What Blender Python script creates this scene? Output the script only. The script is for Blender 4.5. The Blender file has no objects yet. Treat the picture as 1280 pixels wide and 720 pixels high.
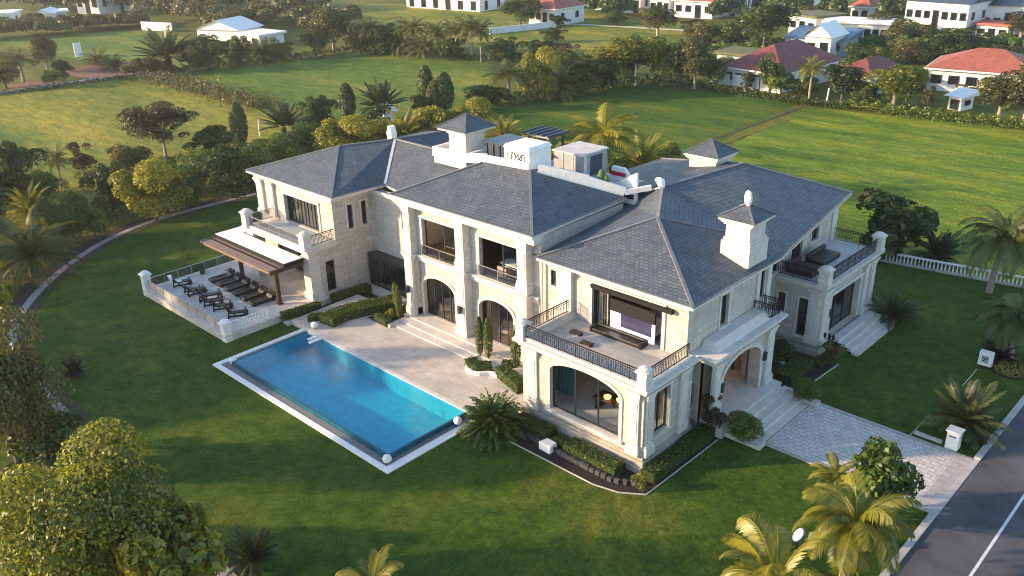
import bpy, math, random
import numpy as np
from mathutils import Vector, Matrix
from mathutils.geometry import tessellate_polygon
R = math.radians
S = bpy.context.scene
COL = S.collection
rng = np.random.default_rng(7)
random.seed(7)

# ------------------------------------------------------------------ camera, sky, sun
CAM = np.array([24., -35., 30.])
FPX = 1107.31
MC = None
def cam_axes():
    pit, yaw, rol = 0.413847823, 2.33980759, 0.0238846775
    cy, sy = math.cos(yaw), math.sin(yaw)
    fw = np.array([cy*math.cos(pit), sy*math.cos(pit), -math.sin(pit)])
    r = np.array([sy, -cy, 0.]); d = np.cross(fw, r)
    return np.array([r*math.cos(rol)+d*math.sin(rol), -r*math.sin(rol)+d*math.cos(rol), fw])
MC = cam_axes()
cd = bpy.data.cameras.new('camera'); cam = bpy.data.objects.new('camera', cd); COL.objects.link(cam)
cd.sensor_width = 36; cd.lens = 36*FPX/1280; cd.clip_start = .5; cd.clip_end = 3000
r_, d_, f_ = MC
cam.matrix_world = Matrix(((r_[0], -d_[0], -f_[0], CAM[0]), (r_[1], -d_[1], -f_[1], CAM[1]), (r_[2], -d_[2], -f_[2], CAM[2]), (0, 0, 0, 1)))
S.camera = cam
SUN_AZ = R(227)      # direction towards the sun in the ground plane
SUN_EL = R(15)
sunv = Vector((math.cos(SUN_AZ)*math.cos(SUN_EL), math.sin(SUN_AZ)*math.cos(SUN_EL), math.sin(SUN_EL)))
W = bpy.data.worlds.new('World'); S.world = W; W.use_nodes = True
nt = W.node_tree; bg = nt.nodes['Background']
sky = nt.nodes.new('ShaderNodeTexSky'); sky.sky_type = 'NISHITA'; sky.sun_disc = False
sky.sun_elevation = SUN_EL; sky.sun_rotation = math.pi/2 - SUN_AZ
sky.air_density = 1.0; sky.dust_density = 0.6; sky.ozone_density = 1.5
nt.links.new(sky.outputs[0], bg.inputs[0]); bg.inputs[1].default_value = 0.15
sl = bpy.data.lights.new('sun', 'SUN'); sun = bpy.data.objects.new('sun', sl); COL.objects.link(sun)
sl.energy = 3.9; sl.angle = R(1.5); sl.color = (1.0, .70, .42)
sun.location = (-80, -40, 60); sun.rotation_euler = sunv.to_track_quat('Z', 'Y').to_euler()
S.view_settings.view_transform = 'Standard'; S.view_settings.look = 'None'
S.view_settings.exposure = 1.5; S.view_settings.gamma = 1
HAZE = .00026
S.cycles.filter_width = 1.05
S.cycles.max_bounces = 6; S.cycles.transparent_max_bounces = 12; S.cycles.diffuse_bounces = 3

def at(px, py, z=0.0):
    d = MC.T @ np.array([(px-640)/FPX, (py-360)/FPX, 1.]); return CAM + d*(z-CAM[2])/d[2]
def proj(P):
    v = MC @ (np.asarray(P, float)-CAM); return v[0]/v[2]*FPX+640, v[1]/v[2]*FPX+360, v[2]
def height_at(g, top):
    zs = np.linspace(.2, 30, 300)
    e = [abs(proj((g[0], g[1], z))[1]-top) for z in zs]
    return float(zs[int(np.argmin(e))])
def metres(g, wpx): return wpx*proj(g)[2]/FPX

# ------------------------------------------------------------------ object helpers
def woff(o):
    v = Vector((0, 0, 0))
    while o is not None:
        v += o.location; o = o.parent
    return v
def thing(name, label, cat, loc=(0, 0, 0), group=None):
    o = bpy.data.objects.new(name, None); COL.objects.link(o); o.location = loc
    o.empty_display_size = .3
    o['label'] = label; o['category'] = cat
    if group: o['group'] = group
    return o
def tag(o, label, cat, group=None, kind=None):
    if label: o['label'] = label
    if cat: o['category'] = cat
    if group: o['group'] = group
    if kind: o['kind'] = kind
    return o
def copy_tree(o, parent=None):
    c = o.copy(); COL.objects.link(c)
    if parent is not None: c.parent = parent
    for ch in list(o.children): copy_tree(ch, c)
    return c

class MB:
    def __init__(s): s.v = []; s.f = []
    def poly(s, pts):
        n = len(s.v); s.v += [tuple(map(float, p)) for p in pts]; s.f.append(tuple(range(n, n+len(pts)))); return s
    def box(s, x0, x1, y0, y1, z0, z1):
        return s.hexa([(x0, y0), (x1, y0), (x1, y1), (x0, y1)], z0, z1)
    def hexa(s, pts, z0, z1, top=None):
        n = len(s.v); k = len(pts); top = top or pts
        s.v += [(p[0], p[1], z0) for p in pts] + [(p[0], p[1], z1) for p in top]
        s.f.append(tuple(range(n+k-1, n-1, -1))); s.f.append(tuple(range(n+k, n+2*k)))
        for i in range(k):
            j = (i+1) % k; s.f.append((n+i, n+j, n+k+j, n+k+i))
        return s
    def obox(s, o, u, n, a0, a1, b0, b1, z0, z1):
        """box in a wall frame: a along u, b along the outward normal n"""
        P = lambda a, b: (o[0]+u[0]*a+n[0]*b, o[1]+u[1]*a+n[1]*b)
        pts = [P(a0, b0), P(a1, b0), P(a1, b1), P(a0, b1)]
        if u[0]*n[1]-u[1]*n[0] < 0: pts.reverse()
        return s.hexa(pts, z0, z1)
    def bar(s, a, b, w, h=None, up=(0, 0, 1)):
        h = h or w; a = Vector(a); b = Vector(b); d = (b-a).normalized(); u = Vector(up)
        if abs(d.dot(u)) > .98: u = Vector((1, 0, 0))
        x = d.cross(u).normalized(); y = x.cross(d).normalized(); n = len(s.v)
        for c in (a, b):
            for i, j in ((-1, -1), (1, -1), (1, 1), (-1, 1)): s.v.append(tuple(c+x*(w/2*i)+y*(h/2*j)))
        s.f += [(n, n+1, n+2, n+3), (n+7, n+6, n+5, n+4)]
        for i in range(4):
            j = (i+1) % 4; s.f.append((n+i, n+4+i, n+4+j, n+j))
        return s
    def tube(s, pts, rads, k=8, cap=True):
        pts = [Vector(p) for p in pts]; n0 = len(s.v)
        if not hasattr(rads, '__len__'): rads = [rads]*len(pts)
        for i, p in enumerate(pts):
            d = (pts[min(i+1, len(pts)-1)]-pts[max(i-1, 0)]).normalized()
            u = Vector((0, 0, 1)) if abs(d.z) < .9 else Vector((1, 0, 0))
            x = d.cross(u).normalized(); y = x.cross(d).normalized()
            for j in range(k):
                t = 2*math.pi*j/k; s.v.append(tuple(p+x*(rads[i]*math.cos(t))+y*(rads[i]*math.sin(t))))
        for i in range(len(pts)-1):
            for j in range(k):
                a = n0+i*k+j; b = n0+i*k+(j+1) % k; s.f.append((a, b, b+k, a+k))
        if cap:
            s.f.append(tuple(range(n0+k-1, n0-1, -1))); m = n0+(len(pts)-1)*k; s.f.append(tuple(range(m, m+k)))
        return s
    def lathe(s, c, prof, k=16):
        n0 = len(s.v)
        for r, z in prof:
            for j in range(k):
                t = 2*math.pi*j/k; s.v.append((c[0]+r*math.cos(t), c[1]+r*math.sin(t), c[2]+z))
        for i in range(len(prof)-1):
            for j in range(k):
                a = n0+i*k+j; b = n0+i*k+(j+1) % k; s.f.append((a, b, b+k, a+k))
        s.f.append(tuple(range(n0+k-1, n0-1, -1))); m = n0+(len(prof)-1)*k; s.f.append(tuple(range(m, m+k)))
        return s
    def build(s, name, mat, parent=None, label=None, smooth=False, bevel=0):
        off = woff(parent) if parent else Vector((0, 0, 0))
        me = bpy.data.meshes.new(name)
        me.from_pydata([(a-off.x, b-off.y, c-off.z) for a, b, c in s.v], [], s.f); me.update()
        me.materials.append(mat)
        if smooth: me.shade_smooth()
        o = bpy.data.objects.new(name, me); COL.objects.link(o)
        if parent: o.parent = parent
        if label: o['label'] = label
        if bevel:
            b = o.modifiers.new('bevel', 'BEVEL'); b.width = bevel; b.segments = 2; b.limit_method = 'ANGLE'
        return o
def struct(name, mb, m, **k):
    o = mb.build(name, m, **k); o['kind'] = 'structure'; return o

# ------------------------------------------------------------------ materials
def newmat(name):
    m = bpy.data.materials.new(name); m.use_nodes = True
    return m, m.node_tree.nodes, m.node_tree.links, m.node_tree.nodes['Principled BSDF']
def ramp(N, stops):
    r = N.new('ShaderNodeValToRGB'); e = r.color_ramp.elements
    while len(e) < len(stops): e.new(.5)
    for i, (p, c) in enumerate(stops): e[i].position = p; e[i].color = (*c, 1)
    return r
def noise(N, L, vec, scale, detail=4, rough=.6):
    n = N.new('ShaderNodeTexNoise'); n.inputs['Scale'].default_value = scale
    n.inputs['Detail'].default_value = detail; n.inputs['Roughness'].default_value = rough
    if vec is not None: L.new(vec, n.inputs['Vector'])
    return n
def mix(N, L, fac, a, b, mode='MIX'):
    m = N.new('ShaderNodeMix'); m.data_type = 'RGBA'; m.blend_type = mode
    for s, i in ((fac, 0), (a, 6), (b, 7)):
        if hasattr(s, 'is_linked') or hasattr(s, 'links'): L.new(s, m.inputs[i])
        elif i == 0: m.inputs[0].default_value = s
        else: m.inputs[i].default_value = (*s, 1)
    return m.outputs[2]
def M(name, col, rough=.6, var=.18, scale=2.0, bump=0.0, metal=0.0, spec=.4, emit=None):
    m, N, L, b = newmat(name)
    g = N.new('ShaderNodeNewGeometry').outputs['Position']
    n = noise(N, L, g, scale, 5, .65)
    lo = tuple(c*(1-var) for c in col); hi = tuple(min(1, c*(1+var)) for c in col)
    r = ramp(N, [(.3, lo), (.7, hi)]); L.new(n.outputs[0], r.inputs[0]); L.new(r.outputs[0], b.inputs['Base Color'])
    b.inputs['Roughness'].default_value = rough; b.inputs['Metallic'].default_value = metal
    b.inputs['Specular IOR Level'].default_value = spec
    if bump:
        bp = N.new('ShaderNodeBump'); bp.inputs['Strength'].default_value = bump; bp.inputs['Distance'].default_value = .03
        n2 = noise(N, L, g, scale*8, 3); L.new(n2.outputs[0], bp.inputs['Height']); L.new(bp.outputs[0], b.inputs['Normal'])
    if emit: b.inputs['Emission Color'].default_value = (*emit[0], 1); b.inputs['Emission Strength'].default_value = emit[1]
    return m
def wall_uv(N, L):
    """u along the wall (x or y by the facing), v = height"""
    g = N.new('ShaderNodeNewGeometry'); sp = N.new('ShaderNodeSeparateXYZ'); L.new(g.outputs['Position'], sp.inputs[0])
    sn = N.new('ShaderNodeSeparateXYZ'); L.new(g.outputs['True Normal'], sn.inputs[0])
    ab = N.new('ShaderNodeMath'); ab.operation = 'ABSOLUTE'; L.new(sn.outputs[0], ab.inputs[0])
    ab2 = N.new('ShaderNodeMath'); ab2.operation = 'ABSOLUTE'; L.new(sn.outputs[1], ab2.inputs[0])
    gt = N.new('ShaderNodeMath'); gt.operation = 'GREATER_THAN'; L.new(ab.outputs[0], gt.inputs[0]); L.new(ab2.outputs[0], gt.inputs[1])
    mx = N.new('ShaderNodeMix'); mx.data_type = 'FLOAT'
    L.new(gt.outputs[0], mx.inputs[0]); L.new(sp.outputs[0], mx.inputs[2]); L.new(sp.outputs[1], mx.inputs[3])
    return g, sp, mx.outputs[0]
def stone_mat(name, c1, c2, mortar, w=.9, h=.45):
    m, N, L, b = newmat(name); g, sp, u = wall_uv(N, L)
    cb = N.new('ShaderNodeCombineXYZ'); L.new(u, cb.inputs[0]); L.new(sp.outputs[2], cb.inputs[1])
    br = N.new('ShaderNodeTexBrick'); L.new(cb.outputs[0], br.inputs['Vector'])
    br.inputs['Scale'].default_value = 1; br.inputs['Brick Width'].default_value = w; br.inputs['Row Height'].default_value = h
    br.inputs['Mortar Size'].default_value = .012; br.inputs['Mortar Smooth'].default_value = .3
    br.inputs['Color1'].default_value = (*c1, 1); br.inputs['Color2'].default_value = (*c2, 1); br.inputs['Mortar'].default_value = (*mortar, 1)
    st = N.new('ShaderNodeMapping'); st.inputs['Scale'].default_value = (.6, .6, 2.2); L.new(g.outputs['Position'], st.inputs[0])
    n1 = noise(N, L, st.outputs[0], 1.3, 6, .7); r1 = ramp(N, [(.28, (.82, .79, .76)), (.62, (1, 1, 1))]); L.new(n1.outputs[0], r1.inputs[0])
    n2 = noise(N, L, g.outputs['Position'], 9, 4, .7); r2 = ramp(N, [(.35, (.88, .87, .85)), (.65, (1, 1, 1))]); L.new(n2.outputs[0], r2.inputs[0])
    c = mix(N, L, 1.0, br.outputs['Color'], r1.outputs[0], 'MULTIPLY'); c = mix(N, L, 1.0, c, r2.outputs[0], 'MULTIPLY')
    s2 = N.new('ShaderNodeMapping'); s2.inputs['Scale'].default_value = (2.6, 2.6, .22); L.new(g.outputs['Position'], s2.inputs[0])
    n3 = noise(N, L, s2.outputs[0], 1.0, 5, .7); r3 = ramp(N, [(.36, (.74, .71, .67)), (.52, (1, 1, 1))]); L.new(n3.outputs[0], r3.inputs[0]); c = mix(N, L, .5, c, r3.outputs[0], 'MULTIPLY')
    L.new(c, b.inputs['Base Color']); b.inputs['Roughness'].default_value = .75; b.inputs['Specular IOR Level'].default_value = .25
    bp = N.new('ShaderNodeBump'); bp.inputs['Strength'].default_value = .35; bp.inputs['Distance'].default_value = .02; bp.invert = True
    L.new(br.outputs['Fac'], bp.inputs['Height']); L.new(bp.outputs[0], b.inputs['Normal'])
    return m
def roof_mat(name, c1, c2, mortar, k=2.7, w=.34, h=.24):
    m, N, L, b = newmat(name); g = N.new('ShaderNodeNewGeometry'); sp = N.new('ShaderNodeSeparateXYZ'); L.new(g.outputs['Position'], sp.inputs[0])
    sn = N.new('ShaderNodeSeparateXYZ'); L.new(g.outputs['True Normal'], sn.inputs[0])
    ax = []
    for i in (0, 1):
        a = N.new('ShaderNodeMath'); a.operation = 'ABSOLUTE'; L.new(sn.outputs[i], a.inputs[0]); ax.append(a)
    gt = N.new('ShaderNodeMath'); gt.operation = 'GREATER_THAN'; L.new(ax[0].outputs[0], gt.inputs[0]); L.new(ax[1].outputs[0], gt.inputs[1])
    mx = N.new('ShaderNodeMix'); mx.data_type = 'FLOAT'; L.new(gt.outputs[0], mx.inputs[0]); L.new(sp.outputs[0], mx.inputs[2]); L.new(sp.outputs[1], mx.inputs[3])
    mz = N.new('ShaderNodeMath'); mz.operation = 'MULTIPLY'; L.new(sp.outputs[2], mz.inputs[0]); mz.inputs[1].default_value = k
    cb = N.new('ShaderNodeCombineXYZ'); L.new(mx.outputs[0], cb.inputs[0]); L.new(mz.outputs[0], cb.inputs[1])
    br = N.new('ShaderNodeTexBrick'); L.new(cb.outputs[0], br.inputs['Vector']); br.inputs['Scale'].default_value = 1
    br.inputs['Brick Width'].default_value = w; br.inputs['Row Height'].default_value = h; br.inputs['Mortar Size'].default_value = .018
    br.inputs['Mortar Smooth'].default_value = .5; br.inputs['Bias'].default_value = -.1
    br.inputs['Color1'].default_value = (*c1, 1); br.inputs['Color2'].default_value = (*c2, 1); br.inputs['Mortar'].default_value = (*mortar, 1)
    n1 = noise(N, L, g.outputs['Position'], .7, 6, .7); r1 = ramp(N, [(.3, (.74, .74, .76)), (.68, (1.15, 1.12, 1.1))]); L.new(n1.outputs[0], r1.inputs[0])
    n2 = noise(N, L, g.outputs['Position'], 14, 3, .7); r2 = ramp(N, [(.3, (.7, .7, .7)), (.7, (1.25, 1.25, 1.25))]); L.new(n2.outputs[0], r2.inputs[0])
    c = mix(N, L, 1.0, br.outputs['Color'], r1.outputs[0], 'MULTIPLY'); c = mix(N, L, .8, c, r2.outputs[0], 'MULTIPLY')
    L.new(c, b.inputs['Base Color']); b.inputs['Roughness'].default_value = .62; b.inputs['Specular IOR Level'].default_value = .35
    bp = N.new('ShaderNodeBump'); bp.inputs['Strength'].default_value = .5; bp.inputs['Distance'].default_value = .03; bp.invert = True
    L.new(br.outputs['Fac'], bp.inputs['Height']); L.new(bp.outputs[0], b.inputs['Normal'])
    return m
def paver_mat(name, c1, c2, mortar, w, h, ms=.012, rough=.6, rot=0):
    m, N, L, b = newmat(name); g = N.new('ShaderNodeNewGeometry')
    mp = N.new('ShaderNodeMapping'); mp.inputs['Rotation'].default_value = (0, 0, rot); L.new(g.outputs['Position'], mp.inputs[0])
    br = N.new('ShaderNodeTexBrick'); L.new(mp.outputs[0], br.inputs['Vector']); br.inputs['Scale'].default_value = 1
    br.inputs['Brick Width'].default_value = w; br.inputs['Row Height'].default_value = h; br.inputs['Mortar Size'].default_value = ms
    br.inputs['Color1'].default_value = (*c1, 1); br.inputs['Color2'].default_value = (*c2, 1); br.inputs['Mortar'].default_value = (*mortar, 1)
    n1 = noise(N, L, g.outputs['Position'], 1.1, 6, .7); r1 = ramp(N, [(.3, (.78, .77, .76)), (.65, (1.05, 1.05, 1.05))]); L.new(n1.outputs[0], r1.inputs[0])
    n2 = noise(N, L, g.outputs['Position'], 12, 3, .7); r2 = ramp(N, [(.3, (.85, .85, .85)), (.7, (1.08, 1.08, 1.08))]); L.new(n2.outputs[0], r2.inputs[0])
    c = mix(N, L, 1.0, br.outputs['Color'], r1.outputs[0], 'MULTIPLY'); c = mix(N, L, .8, c, r2.outputs[0], 'MULTIPLY')
    L.new(c, b.inputs['Base Color']); b.inputs['Roughness'].default_value = rough; b.inputs['Specular IOR Level'].default_value = .3
    return m
def grass_mat(name, stops, big=.05, streak=None, fine=1.0):
    m, N, L, b = newmat(name); g = N.new('ShaderNodeNewGeometry').outputs['Position']
    v = g
    if streak:
        mp = N.new('ShaderNodeMapping'); mp.inputs['Rotation'].default_value = (0, 0, streak[0]); mp.inputs['Scale'].default_value = streak[1]; L.new(g, mp.inputs[0]); v = mp.outputs[0]
    n1 = noise(N, L, v, big, 7, .68); r1 = ramp(N, stops); L.new(n1.outputs[0], r1.inputs[0])
    n3 = noise(N, L, v, max(.5, big*9), 6, .75); r3 = ramp(N, [(.34, (.42, .52, .4)), (.66, (1.6, 1.45, 1.4))]); L.new(n3.outputs[0], r3.inputs[0])
    n2 = noise(N, L, g, 3.2*fine, 6, .9); r2 = ramp(N, [(.34, (.4, .48, .36)), (.66, (1.65, 1.52, 1.5))]); L.new(n2.outputs[0], r2.inputs[0])
    c = mix(N, L, .75, r1.outputs[0], r3.outputs[0], 'MULTIPLY'); c = mix(N, L, .75, c, r2.outputs[0], 'MULTIPLY')
    n4 = noise(N, L, g, 10*fine, 3, .8); r4 = ramp(N, [(.36, (.55, .6, .5)), (.64, (1.5, 1.42, 1.4))]); L.new(n4.outputs[0], r4.inputs[0]); c = mix(N, L, .8, c, r4.outputs[0], 'MULTIPLY')
    L.new(c, b.inputs['Base Color']); b.inputs['Roughness'].default_value = .85; b.inputs['Specular IOR Level'].default_value = .1
    bp = N.new('ShaderNodeBump'); bp.inputs['Strength'].default_value = .6; bp.inputs['Distance'].default_value = .08
    L.new(n2.outputs[0], bp.inputs['Height']); L.new(bp.outputs[0], b.inputs['Normal'])
    return m
def leaf_mat(name, dark, light, transl=.4):
    m, N, L, b = newmat(name)
    a = N.new('ShaderNodeAttribute'); a.attribute_name = 'tint'
    oi = N.new('ShaderNodeObjectInfo')
    r = ramp(N, [(0, dark), (1, light)]); L.new(a.outputs['Fac'], r.inputs[0])
    hs = N.new('ShaderNodeHueSaturation'); L.new(r.outputs[0], hs.inputs['Color'])
    mr = N.new('ShaderNodeMapRange'); L.new(oi.outputs['Random'], mr.inputs[0]); mr.inputs[3].default_value = .485; mr.inputs[4].default_value = .515
    L.new(mr.outputs[0], hs.inputs['Hue'])
    mr2 = N.new('ShaderNodeMapRange'); L.new(oi.outputs['Random'], mr2.inputs[0]); mr2.inputs[3].default_value = 1.2; mr2.inputs[4].default_value = .8
    L.new(mr2.outputs[0], hs.inputs['Value'])
    df = N.new('ShaderNodeBsdfDiffuse'); tr = N.new('ShaderNodeBsdfTranslucent'); mx = N.new('ShaderNodeMixShader'); mx.inputs[0].default_value = transl
    L.new(hs.outputs[0], df.inputs[0]); L.new(hs.outputs[0], tr.inputs[0]); L.new(df.outputs[0], mx.inputs[1]); L.new(tr.outputs[0], mx.inputs[2])
    gl = N.new('ShaderNodeBsdfGlossy'); gl.inputs['Roughness'].default_value = .45; gl.inputs[0].default_value = (1, 1, 1, 1)
    m2 = N.new('ShaderNodeMixShader'); m2.inputs[0].default_value = .03; L.new(mx.outputs[0], m2.inputs[1]); L.new(gl.outputs[0], m2.inputs[2])
    L.new(m2.outputs[0], N['Material Output'].inputs[0]); N.remove(b)
    return m
def glass_mat(name, tint, gloss=.12, rough=.03):
    m, N, L, b = newmat(name); N.remove(b)
    t = N.new('ShaderNodeBsdfTransparent'); t.inputs[0].default_value = (*tint, 1)
    g = N.new('ShaderNodeBsdfGlossy'); g.inputs['Roughness'].default_value = rough; g.inputs[0].default_value = (1, 1, 1, 1)
    lw = N.new('ShaderNodeLayerWeight'); lw.inputs[0].default_value = .5
    pw = N.new('ShaderNodeMath'); pw.operation = 'POWER'; L.new(lw.outputs['Facing'], pw.inputs[0]); pw.inputs[1].default_value = 4
    ma = N.new('ShaderNodeMath'); ma.operation = 'MULTIPLY_ADD'; L.new(pw.outputs[0], ma.inputs[0]); ma.inputs[1].default_value = .8; ma.inputs[2].default_value = gloss
    x = N.new('ShaderNodeMixShader'); L.new(ma.outputs[0], x.inputs[0]); L.new(t.outputs[0], x.inputs[1]); L.new(g.outputs[0], x.inputs[2])
    L.new(x.outputs[0], N['Material Output'].inputs[0])
    return m, N, L, g

STONE = stone_mat('travertine', (.58, .545, .50), (.49, .46, .42), (.31, .29, .27))
TRIM = M('travertine_trim', (.56, .525, .48), .7, .14, 2.5, .15)
PLINTH = stone_mat('plinth_stone', (.46, .42, .37), (.36, .33, .29), (.22, .2, .18), .6, .3)
ROOF = roof_mat('slate_shingle', (.106, .128, .146), (.064, .088, .112), (.026, .034, .044))
CAP = M('ridge_cap', (.15, .155, .17), .6, .25, 4)
LEAD = M('pale_flashing', (.5, .51, .52), .5, .2, 5)
WHITE = M('white_paint', (.78, .76, .73), .55, .08, 2)
IRON = M('black_iron', (.014, .014, .016), .7, .2, 5, spec=.2)
BLACK = M('black_vinyl', (.016, .015, .015), .42, .3, 6)
CHAR = M('charcoal_frame', (.028, .03, .033), .4, .2, 4)
STEEL = M('brushed_steel', (.45, .45, .46), .35, .1, 6, metal=.8)
WOOD = M('brown_timber', (.05, .028, .02), .55, .35, 3, .2)
WOODP = M('weathered_timber', (.2, .14, .10), .6, .3, 3, .2)
TERR = paver_mat('terrace_tile', (.66, .61, .56), (.60, .56, .51), (.42, .39, .36), .9, .9, .008)
PATIO = paver_mat('patio_stone', (.56, .51, .45), (.48, .44, .39), (.33, .3, .27), 1.2, .6)
STEPS = M('step_stone', (.55, .51, .46), .65, .14, 1.5, .1)
DRIVE = paver_mat('driveway_setts', (.60, .565, .53), (.52, .49, .455), (.33, .31, .285), .5, .36, .025)
DRIVEB = paver_mat('driveway_border', (.42, .4, .38), (.38, .36, .34), (.24, .23, .22), .9, .6, .02)
PATHM = M('path_concrete', (.27, .26, .255), .85, .2, 1.2, .2)
KERB = M('kerb_concrete', (.40, .385, .365), .8, .2, 1.2, .2)
ASPH = M('asphalt', (.072, .072, .078), .85, .42, .35, .4)
PAINT = M('road_paint', (.62, .61, .6), .7, .15, 3)
SOIL = M('dark_mulch', (.022, .017, .013), .95, .4, 5, .6)
EARTH = M('red_earth', (.20, .095, .06), .95, .35, .8, .5)
LAWN = grass_mat('lawn_grass', [(.3, (.025, .060, .008)), (.5, (.044, .084, .011)), (.66, (.10, .115, .019))], .09)
GREENF = grass_mat('green_field_grass', [(.32, (.055, .11, .018)), (.5, (.10, .155, .026)), (.68, (.22, .215, .04))], .05, (R(-15), (.5, 1.7, 1)), .45)
FIELD = grass_mat('field_grass', [(.34, (.06, .115, .016)), (.48, (.14, .17, .024)), (.64, (.27, .24, .04))], .045, (R(-15), (.5, 1.7, 1)), .45)
MEADOW = grass_mat('meadow_grass', [(.36, (.045, .10, .010)), (.5, (.115, .18, .018)), (.64, (.22, .24, .028))], .09, (R(-46), (.45, 1.9, 1)), .5)
MOWN = grass_mat('mown_grass', [(.34, (.032, .075, .010)), (.5, (.06, .112, .015)), (.66, (.14, .16, .023))], .06, (R(-20), (.35, 2.2, 1)), .5)
DGRASS = grass_mat('ground_grass', [(.3, (.045, .07, .012)), (.5, (.09, .11, .018)), (.7, (.17, .155, .028))], .03)  # generic grass colour of the open ground
POOLT = paver_mat('pool_tile', (.04, .52, .62), (.03, .47, .58), (.07, .56, .64), .3, .3, .01, .3)
PWALL = paver_mat('pool_wall_tile', (.012, .11, .17), (.01, .085, .14), (.015, .12, .18), .3, .15, .008, .2)
GRAVEL = M('grey_gravel', (.2, .2, .2), .9, .5, 14, .6)
TEALC = M('teal_curtain', (.0, .22, .25), .8, .2, 3)
CREAM = M('cream_plaster', (.6, .55, .48), .8, .06, 1)
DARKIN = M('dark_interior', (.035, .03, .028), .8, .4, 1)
BROWNF = M('brown_floor', (.2, .12, .075), .5, .3, 1.5)
PINKF = M('blush_upholstery', (.38, .27, .23), .8, .15, 3)
LIN = M('curtain_linen', (.35, .32, .28), .9, .25, 3)
PANE = M('dark_pane', (.012, .015, .018), .06, .5, .8, spec=.6)
GLASS, _N, _L, _g = glass_mat('clear_glass', (.86, .9, .9), .04)
GLASSD, _N, _L, _g = glass_mat('tinted_glass', (.45, .5, .52), .08)
LAMPW = M('warm_bulb', (.9, .6, .3), .5, .02, 1, emit=((1, .55, .22), 7))
REDP = M('red_paint', (.45, .02, .02), .5, .1, 2)
TURQ = M('turquoise_glass', (.02, .2, .22), .1, .3, 1)
TERRA = roof_mat('terracotta_tile', (.38, .12, .075), (.30, .09, .06), (.16, .05, .035), 2.2, .5, .45)
MAROON = roof_mat('maroon_tile', (.20, .055, .05), (.16, .045, .045), (.08, .03, .03), 2.2, .5, .45)
FARWALL = M('white_render', (.72, .70, .67), .8, .1, .8)
BLUEM = M('blue_metal_roof', (.07, .14, .23), .45, .2, 1)
PBLUE = M('pale_blue_roof', (.32, .40, .46), .5, .2, 1)
NAVY = M('navy_panel', (.04, .055, .085), .3, .2, 1)
FLATR = M('flat_roof', (.5, .49, .47), .8, .15, .8)
GREENR = M('mossy_roof', (.12, .12, .05), .9, .3, 1)
BARK = M('bark', (.11, .085, .065), .9, .35, 4, .5)
PALEB = M('pale_bark', (.30, .25, .2), .85, .3, 4, .4)
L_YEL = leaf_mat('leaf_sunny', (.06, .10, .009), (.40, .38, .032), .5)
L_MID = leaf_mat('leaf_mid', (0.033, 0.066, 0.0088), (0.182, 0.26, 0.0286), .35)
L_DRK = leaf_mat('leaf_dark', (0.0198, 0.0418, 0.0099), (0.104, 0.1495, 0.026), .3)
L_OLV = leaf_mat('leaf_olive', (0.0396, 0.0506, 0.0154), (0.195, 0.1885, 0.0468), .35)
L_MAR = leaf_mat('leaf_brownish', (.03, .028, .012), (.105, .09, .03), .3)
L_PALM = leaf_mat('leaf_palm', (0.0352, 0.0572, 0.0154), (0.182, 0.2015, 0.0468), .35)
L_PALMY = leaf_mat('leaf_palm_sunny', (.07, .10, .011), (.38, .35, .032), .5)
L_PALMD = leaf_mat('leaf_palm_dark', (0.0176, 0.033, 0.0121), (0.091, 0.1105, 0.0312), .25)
L_HEDGE = leaf_mat('leaf_hedge', (.03, .06, .007), (.12, .17, .016), .3)
HCORE = M('hedge_core', (.022, .04, .008), .9, .4, 6)
L_BLK = leaf_mat('leaf_blackish', (.004, .006, .004), (.012, .014, .009), .1)
YFLOW = leaf_mat('yellow_flowers', (.10, .09, .01), (.35, .27, .02), .4)

# ------------------------------------------------------------------ foliage meshes
def mesh_tris(name, V, F, tint, mat):
    """V (n,3), F (m,4) quads, tint (m,)"""
    me = bpy.data.meshes.new(name); m = len(F)
    me.vertices.add(len(V)); me.vertices.foreach_set('co', np.ascontiguousarray(V, np.float32).ravel())
    me.loops.add(m*4); me.loops.foreach_set('vertex_index', np.ascontiguousarray(F, np.int32).ravel())
    me.polygons.add(m); me.polygons.foreach_set('loop_start', np.arange(0, m*4, 4, dtype=np.int32))
    me.update(calc_edges=True)
    a = me.attributes.new('tint', 'FLOAT', 'FACE'); a.data.foreach_set('value', np.ascontiguousarray(tint, np.float32))
    me.materials.append(mat); return me
def leaf_quads(C, Nrm, size, aspect=.55, seed=None, upright=0.0):
    """diamond-shaped folded leaf per centre"""
    n = len(C); r = rng
    d = r.normal(size=(n, 3)); d[:, 2] += upright
    d -= (d*Nrm).sum(1, keepdims=True)*Nrm*(.75); d /= np.linalg.norm(d, axis=1, keepdims=True)+1e-9
    s = np.cross(Nrm, d); s /= np.linalg.norm(s, axis=1, keepdims=True)+1e-9
    sz = (size*(.65+.7*r.random(n)))[:, None]
    nn = np.cross(d, s)
    V = np.stack([C-d*sz*.5, C+s*sz*aspect*.5+nn*sz*.08, C+d*sz*.5-nn*sz*.12, C-s*sz*aspect*.5+nn*sz*.08], 1).reshape(-1, 3)
    return V, np.arange(4*n).reshape(n, 4)
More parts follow.
